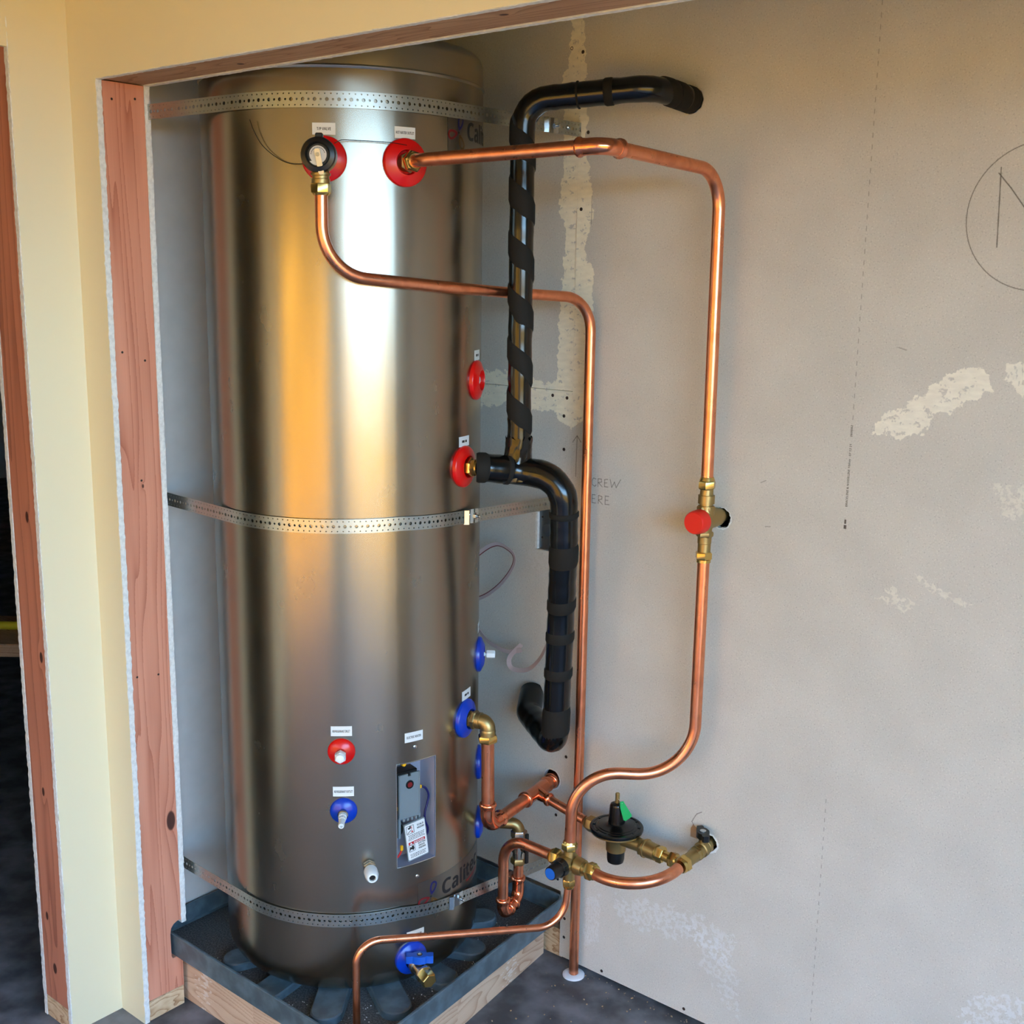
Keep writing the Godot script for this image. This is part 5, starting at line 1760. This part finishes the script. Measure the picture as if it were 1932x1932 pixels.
func pressure_valve() -> void:
	var c := Vector3(0.7700, 0.4500, -0.742)
	var t := thing("pressure_valve", "black disc-shaped pressure limiting valve with brass base", "valve", c)
	var mb := MB.new()
	mb.lathe([Vector2(0.030, 0.002), Vector2(0.054, 0.0055), Vector2(0.0600, 0.0070), Vector2(0.0612, 0.0090), Vector2(0.0612, 0.0135), Vector2(0.0596, 0.0158), Vector2(0.0545, 0.0165), Vector2(0.0530, 0.0150), Vector2(0.0490, 0.0150), Vector2(0.0475, 0.0165), Vector2(0.0430, 0.0172), Vector2(0.0415, 0.0185), Vector2(0.0320, 0.0200), Vector2(0.0225, 0.0225), Vector2(0.0195, 0.0250), Vector2(0.0188, 0.0300), Vector2(0.0170, 0.0640), Vector2(0.0150, 0.0690), Vector2(0.0095, 0.0720), Vector2(0, 0.0725)], 48, Transform3D(Basis.IDENTITY, c))
	for k in 10:
		var a := TAU * (k + 0.3) / 10
		drum(mb, c + Vector3(sin(a) * 0.0512, 0.0148, cos(a) * 0.0512), Vector3.UP, [[0, 0.0026], [0.0018, 0.0024]], 8)
	obj(mb, "bonnet", M.black_enamel, t, 30.0)
	mb = MB.new()
	mb.lathe([Vector2(0, -0.046), Vector2(0.0190, -0.046), Vector2(0.0225, -0.043), Vector2(0.0235, -0.020), Vector2(0.030, -0.012), Vector2(0.054, 0.0010), Vector2(0.0590, 0.0035), Vector2(0.0590, 0.0068), Vector2(0.02, 0.0068)], 40, Transform3D(Basis.IDENTITY, c))
	drum(mb, c + Vector3(-0.02, -0.006, 0), Vector3.LEFT, [[0, 0.016], [0.046, 0.0155]], 24)
	drum(mb, c + Vector3(0.02, -0.010, 0), Vector3.RIGHT, [[0, 0.0165], [0.050, 0.0155]], 24)
	obj(mb, "base", M.cast_brass, t)
	mb = MB.new()
	mb.lathe([Vector2(0, -0.074), Vector2(0.0145, -0.074), Vector2(0.0185, -0.071), Vector2(0.0198, -0.064), Vector2(0.0205, -0.044), Vector2(0, -0.044)], 32, Transform3D(Basis.IDENTITY, c))
	obj(mb, "filter_cap", M.plastic_black, t)
	mb = MB.new()
	drum(mb, c + Vector3(0, 0.070, 0), Vector3.UP, [[0, 0.0062], [0.003, 0.0062], [0.003, 0.0050], [0.024, 0.0050], [0.025, 0.0042]], 16)
	obj(mb, "stem", M.cast_brass, t)
	mb = MB.new()
	nut(mb, c + Vector3(-0.060, -0.003, 0), Vector3.LEFT, 0.019, 0.0185, 0.3)
	drum(mb, c + Vector3(-0.079, -0.003, 0), Vector3.LEFT, [[0, 0.0150], [0.006, 0.0130]], 24)
	obj(mb, "compression_nut", M.cast_brass, t)
	mb = MB.new()      # tag hung on the stem
	var g := Transform3D(Basis(Vector3(0, 1, 0), 0.62) * Basis(Vector3(0, 0, 1), 0.28), c + Vector3(0.0270, 0.0620, 0.0080))
	mb.prism(V2([[-0.0055, 0.0245], [0.002, 0.0250], [0.0125, -0.012], [0.0105, -0.016], [-0.004, -0.0225], [-0.0085, -0.0195], [-0.0085, 0.010]]), 0.0008, g)
	obj(mb, "paper_tag", M.green_tag, t)
	mb = MB.new()
	mb.tube([c + Vector3(0.004, 0.083, 0.003), c + Vector3(0.010, 0.083, 0.007), g * Vector3(-0.0015, 0.020, 0.001)], 0.0006, 6)
	obj(mb, "tag_tie", M.white_plastic, t)
	# union towards the wall valve
	var o := thing("pipe_union", "stepped brass union between the black disc valve and the tee", "fitting", c + Vector3(0.07, -0.012, 0))
	mb = MB.new()
	var a := c + Vector3(0.066, -0.012, 0)
	var dirx := (Vector3(0.9609, 0.4360, -0.7370) - a).normalized()
	nut(mb, a, dirx, 0.010, 0.0195, 0.2)
	drum(mb, a + dirx * 0.010, dirx, [[0, 0.0185], [0.003, 0.0215], [0.007, 0.0215], [0.008, 0.0195], [0.034, 0.0180], [0.035, 0.0150], [0.048, 0.0150]], 26)
	obj(mb, "union_body", M.nickel if false else M.cast_brass, o)
	mb = MB.new()
	nut(mb, a + dirx * 0.046, dirx, 0.018, 0.0190, 0.4)
	obj(mb, "union_nut", M.brass, o)
	mb = MB.new()
	drum(mb, a + dirx * 0.064, dirx, [[0, 0.0120], [0.022, 0.0120]], 22)
	nut(mb, a + dirx * 0.080, dirx, 0.016, 0.0180, 0.1)
	drum(mb, a + dirx * 0.096, dirx, [[0, 0.0150], [0.012, 0.0135]], 22)
	obj(mb, "tail_nut", M.brass, o)


func wall_valve() -> void:
	var a := Vector3(0.9609, 0.4548, ZB - 0.02)
	var b := Vector3(0.9609, 0.4450, -0.690)
	var u := (b - a).normalized()
	var t := thing("wall_ball_valve", "brass ball valve with black butterfly handle coming out of the wall", "valve", a + u * 0.02)
	var mb := MB.new()
	drum(mb, a, u, [[0, 0.0115], [0.028, 0.0115], [0.029, 0.0165], [0.038, 0.0165], [0.039, 0.0150], [0.044, 0.0150], [0.0445, 0.0178], [0.056, 0.0178], [0.058, 0.0150], [0.062, 0.0150], [0.064, 0.0168], [0.074, 0.0168]], 28)
	nut(mb, a + u * 0.070, u, 0.014, 0.0180, 0.3)
	drum(mb, a + u * 0.050, Vector3.UP, [[0, 0.0085], [0.024, 0.0085], [0.026, 0.0065], [0.030, 0.0065]], 18)
	obj(mb, "body", M.cast_brass, t)
	mb = MB.new()
	drum(mb, a + u * 0.082, u, [[0, 0.0150], [0.012, 0.0145], [0.030, 0.0145], [0.044, 0.0150]], 26)
	obj(mb, "tee_body", M.cast_brass, t)
	mb = MB.new()
	nut(mb, a + u * 0.118, u, 0.018, 0.0200, 0.15)
	drum(mb, a + u * 0.136, u, [[0, 0.0175], [0.006, 0.0150]], 24)
	obj(mb, "compression_nut", M.brass, t)
	mb = MB.new()
	var hp := a + u * 0.050 + Vector3(0, 0.029, 0)
	var wing := V2([[-0.0270, -0.0060], [-0.0230, -0.0078], [-0.0160, -0.0072], [-0.0120, -0.0115], [0.0, -0.0145], [0.0120, -0.0115], [0.0160, -0.0072], [0.0250, -0.0085], [0.0280, -0.0060], [0.0280, 0.0050], [0.0250, 0.0078], [0.0160, 0.0072], [0.0120, 0.0115], [0.0, 0.0145], [-0.0120, 0.0115], [-0.0160, 0.0072], [-0.0230, 0.0078], [-0.0270, 0.0060]])
	mb.prism(wing, 0.014, Transform3D(Basis(Vector3.UP, -0.75) * Basis(Vector3.RIGHT, Vector3.FORWARD, Vector3.UP), hp))
	obj(mb, "handle", M.plastic_black, t)
	mb = MB.new()
	drum(mb, hp + Vector3(0, 0.0138, 0), Vector3.UP, [[0, 0.0070], [0.0012, 0.0070], [0.0016, 0.0050]], 20)
	obj(mb, "handle_screw", M.bright_zinc, t)


func cold_loop() -> void:
	var r := 0.0121
	var b := Vector3(0.7524, 0.430, -0.5888)
	var x := 0.5610
	var t := thing("cold_feed_pipe", "copper loop dipping below the blue-capped valve into the tray and back up", "pipe", Vector3(x, 0.23, -0.59))
	var low := Vector3(x, 0.2265, -0.5935)
	var back := Vector3(0.5420, 0.2330, -0.6720)
	var u := (back - low).normalized()
	var mb := MB.new()
	mb.tube(fillet([b + Vector3(-0.03, 0, 0), Vector3(0.5635, 0.4300, -0.5900), low + Vector3(0, 0.030, 0)], 0.066, 16), r, 22)
	obj(mb, "pipe", M.copper, t)
	mb = MB.new()
	mb.tube(fillet([low + Vector3(0, 0.040, 0), low, low + u * 0.05], 0.024, 10), r + 0.0022, 20)
	collar(mb, low + Vector3(0, 0.046, 0), Vector3.DOWN, r)
	obj(mb, "elbow", M.copper_fitting, t)
	mb = MB.new()
	mb.tube(fillet([low + u * 0.03, back, back + Vector3(0, 0.050, 0)], 0.026, 10), r + 0.0022, 20)
	collar(mb, low + u * 0.026, u, r)
	collar(mb, low + u * 0.050, u, r)
	collar(mb, back + Vector3(0, 0.056, 0), Vector3.DOWN, r)
	obj(mb, "elbow", M.copper_fitting, t)
	mb = MB.new()
	mb.tube([back + Vector3(0, 0.04, 0), back + Vector3(0, 0.095, 0)], r, 22)
	obj(mb, "pipe", M.copper, t)
	var c := back + Vector3(0, 0.088, 0)
	var v := thing("cold_ball_valve", "nickel ball valve with black lever behind the copper loop", "valve", c)
	mb = MB.new()
	nut(mb, c, Vector3.UP, 0.016, 0.0195, 0.2)
	obj(mb, "compression_nut", M.cast_brass, v)
	mb = MB.new()
	drum(mb, c + Vector3(0, 0.015, 0), Vector3.UP, [[0, 0.0145], [0.016, 0.0145], [0.017, 0.0175], [0.040, 0.0175], [0.042, 0.0160], [0.046, 0.0160], [0.047, 0.0178], [0.052, 0.0178], [0.053, 0.0165]], 28)
	nut(mb, c + Vector3(0, 0.066, 0), Vector3.UP, 0.020, 0.0195, 0.2)
	drum(mb, c + Vector3(0, 0.045, 0), Vector3(0.9, 0, 0.2), [[0, 0.0080], [0.026, 0.0080]], 16)
	obj(mb, "body", M.nickel, v)
	mb = MB.new()
	var hd := Vector3(0.9, 0, 0.2).normalized()
	var hb := Basis(hd, Vector3.UP, hd.cross(Vector3.UP))
	mb.cbox(c + Vector3(0, 0.050, 0) + hd * 0.030, Vector3(0.007, 0.075, 0.010), 0.002, hb)
	mb.cbox(c + Vector3(0, 0.055, 0) + hd * 0.026, Vector3(0.014, 0.020, 0.014), 0.002, hb)
	obj(mb, "lever", M.plastic_black, v)
	# brass elbow to the port
	var d := rdir(131.3)
	var p := on_tank(131.3, 0.4225, 0.0)
	var e := thing("port_elbow", "brass elbow joining the nickel valve to the lowest blue side port", "fitting", p)
	var k := Vector3(c.x, 0.4220, c.z)
	mb = MB.new()
	drum(mb, p, d, [[0, 0.0125], [0.030, 0.0125]], 20)
	nut(mb, p + d * 0.016, d, 0.010, 0.0165)
	nut(mb, p + d * 0.040, d, 0.012, 0.0155)
	mb.tube(fillet([p + d * 0.02, k, c + Vector3(0, 0.078, 0)], 0.018, 12), 0.0135, 22)
	obj(mb, "elbow_body", M.cast_brass, e)


func overflow_pipe() -> void:
	var r := 0.0080
	var t := thing("overflow_pipe", "thin copper pipe running from the blue-capped valve across the tray to its waste", "pipe", Vector3(0.533, 0.14, -0.16))
	var mb := MB.new()
	mb.tube(fillet([Vector3(0.7524, 0.388, -0.5888), Vector3(0.7480, 0.2800, -0.5800), Vector3(0.5340, 0.3480, -0.1600), Vector3(0.5330, 0.1410, -0.1595)], [0.060, 0.045], 16), r, 20)
	obj(mb, "pipe", M.copper, t)
	# drain tap on the lowest port
	var d := (rdir(72.1) + Vector3(0, -0.12, 0)).normalized()
	var p := on_tank(72.1, 0.2264, 0.0)
	var v := thing("drain_tap", "nickel drain tap with blue butterfly handle and brass hex plug", "tap", p)
	mb = MB.new()
	drum(mb, p, d, [[0, 0.0155], [0.022, 0.0155], [0.024, 0.0185], [0.034, 0.0185], [0.036, 0.0150], [0.056, 0.0150], [0.058, 0.0190], [0.063, 0.0190], [0.064, 0.0170]], 26)
	var side := Vector3.UP
	drum(mb, p + d * 0.042, side, [[0, 0.0080], [0.018, 0.0080]], 16)
	obj(mb, "body", M.nickel, v)
	mb = MB.new()
	nut(mb, p + d * 0.062, d, 0.026, 0.0178, 0.25)
	obj(mb, "plug", M.brass, v)
	mb = MB.new()
	var wing := V2([[-0.0290, -0.0070], [-0.0240, -0.0085], [-0.0150, -0.0075], [-0.0110, -0.0105], [0.0, -0.0125], [0.0110, -0.0105], [0.0150, -0.0075], [0.0240, -0.0085], [0.0290, -0.0070], [0.0290, 0.0070], [0.0240, 0.0085], [0.0150, 0.0075], [0.0110, 0.0105], [0.0, 0.0125], [-0.0110, 0.0105], [-0.0150, 0.0075], [-0.0240, 0.0085], [-0.0290, 0.0070]])
	var hp := p + d * 0.042 + Vector3(0, 0.017, 0)
	mb.prism(wing, 0.017, Transform3D(Basis(Vector3.UP, 0.75) * Basis(Vector3.RIGHT, Vector3.FORWARD, Vector3.UP), hp))
	obj(mb, "handle", M.blue_tap, v)
	mb = MB.new()
	drum(mb, hp + Vector3(0, 0.0165, 0), Vector3.UP, [[0, 0.0062], [0.0010, 0.0062]], 18)
	obj(mb, "handle_recess", M.plastic_black, v)
	mb = MB.new()
	nut(mb, hp + Vector3(0, 0.0172, 0), Vector3.UP, 0.002, 0.0038)
	obj(mb, "handle_screw", M.bright_zinc, v)


func ribbon_mesh(pts: Array, flat: float, deep: float, th: float) -> MB:
	var mb := MB.new()
	var path := spline(pts, 8)
	var wid := []
	for i in path.size():
		var T: Vector3 = ((path[mini(i + 1, path.size() - 1)] - path[maxi(i - 1, 0)]) as Vector3).normalized()
		wid.append(T.cross(Vector3.BACK).normalized() * flat + Vector3(0, 0, deep))
	for i in path.size() - 1:
		var a: Vector3 = path[i]
		var b: Vector3 = path[i + 1]
		var wa: Vector3 = wid[i]
		var wb: Vector3 = wid[i + 1]
		var n := (b - a).cross(wa).normalized() * th
		mb.quad(a, a + wa, b + wb, b)
		mb.quad(b - n, b + wb - n, a + wa - n, a - n)
		mb.quad(a, b, b - n, a - n)
		mb.quad(b + wb, a + wa, a + wa - n, b + wb - n)
	return mb


func small_things() -> void:
	var z := -0.772
	var P := func(a: Array) -> Array:
		var o := []
		for q in a: o.append(Vector3(q[0], q[1], z))
		return o
	var t := thing("ribbon_cable", "looped white flat cable with a dark stripe behind the tank edge", "cable", Vector3(0.38, 0.98, z))
	var l1: Array = P.call([[0.25, 0.95], [0.3251, 1.0181], [0.3757, 1.0486], [0.414, 1.043], [0.4291, 1.026], [0.4148, 0.9937], [0.377, 0.9516], [0.3262, 0.9169], [0.25, 0.89]])
	obj(ribbon_mesh(l1, -0.0105, 0.003, 0.0008), "flat_cable", M.ribbon, t)
	obj(ribbon_mesh(l1, -0.0022, 0.0008, 0.0012), "stripe", M.ribbon_stripe, t)
	t = thing("ribbon_cable", "drooping white flat cable beside the blue sensor port", "cable", Vector3(0.4, 0.79, z))
	obj(ribbon_mesh(P.call([[0.26, 0.88], [0.3396, 0.8088], [0.3793, 0.793], [0.4216, 0.7888], [0.463, 0.802]]), -0.012, 0.004, 0.0008), "flat_cable", M.ribbon, t)
	t = thing("ribbon_cable", "curled end of white flat cable going behind the black lagged pipe", "cable", Vector3(0.48, 0.77, z))
	obj(ribbon_mesh(P.call([[0.4643, 0.8181], [0.4300, 0.7800], [0.4356, 0.7600], [0.4799, 0.7680], [0.5163, 0.8050], [0.5400, 0.855]]), 0.010, 0.005, 0.0008), "flat_cable", M.ribbon, t)
	# bench with a yellow pipe in the dark room
	var side := Vector3(0.769, 0.0, -0.639)
	var q0 := Vector3(-1.283, 0.600, -0.381)
	var bn := thing("work_bench", "timber bench under a yellow pipe in the unlit next room", "bench", Vector3(q0.x, 0, q0.z))
	var bs := Basis(side, Vector3.UP, side.cross(Vector3.UP))
	var mb := MB.new()
	mb.cbox(q0 + Vector3(0, -0.033, 0) - side * 0.25, Vector3(1.0, 0.04, 0.30), 0.003, bs)
	obj(mb, "bench_top", M.lintel_wood, bn)
	for e in [[-0.70, -0.1], [-0.70, 0.1], [0.20, -0.1], [0.20, 0.1]]:
		mb = MB.new()
		mb.cbox(q0 + side * e[0] + bs.z * e[1] + Vector3(0, -0.3265, 0), Vector3(0.05, 0.547, 0.05), 0.002, bs)
		obj(mb, "leg", M.lintel_wood, bn)
	mb = MB.new()
	mb.tube(spline([q0 - side * 0.72 + Vector3(0, 0.004, 0), q0 - side * 0.3 + Vector3(0, 0.002, 0), q0, q0 + side * 0.22]), 0.013, 14)
	var h := obj(mb, "yellow_conduit", M.yellow_hose)
	tag(h, "yellow plastic pipe lying on the bench in the dark room", "pipe")
	# crumbs of board and sawdust on the slab
	var rng := RandomNumberGenerator.new()
	rng.seed = 77
	mb = MB.new()
	for k in 260:
		var p := Vector3(rng.randf_range(0.56, 1.15), 0, rng.randf_range(-0.80, -0.20))
		if k % 3 == 0: p = Vector3(rng.randf_range(0.56, 1.4), 0, ZB + rng.randf_range(0.002, 0.02))
		var s := rng.randf_range(0.0006, 0.0022)
		mb.cbox(p + Vector3(0, s * 0.5, 0), Vector3(s * 1.6, s, s * 1.2), 0.0, Basis(Vector3.UP, rng.randf() * TAU))
	var d := obj(mb, "sawdust", M.debris)
	tag(d, "scattered crumbs and sawdust on the concrete by the wall", "debris")
	d.set_meta("kind", "stuff")
	mb = MB.new()
	for k in 420:
		var a := rng.randf_range(-30.0, 140.0)
		var q := TK + rdir(a) * rng.randf_range(0.29, 0.40)
		if q.x > 0.55 or q.x < -0.08 or q.z > -0.11 or q.z < -0.79: continue
		var s := rng.randf_range(0.0004, 0.0016)
		mb.cbox(Vector3(q.x, 0.1372 + s * 0.5, q.z), Vector3(s * 1.5, s, s * 1.2), 0.0, Basis(Vector3.UP, rng.randf() * TAU))
	d = obj(mb, "plaster_crumbs", M.debris_white)
	tag(d, "white plaster crumbs scattered on the tray floor", "debris")
	d.set_meta("kind", "stuff")
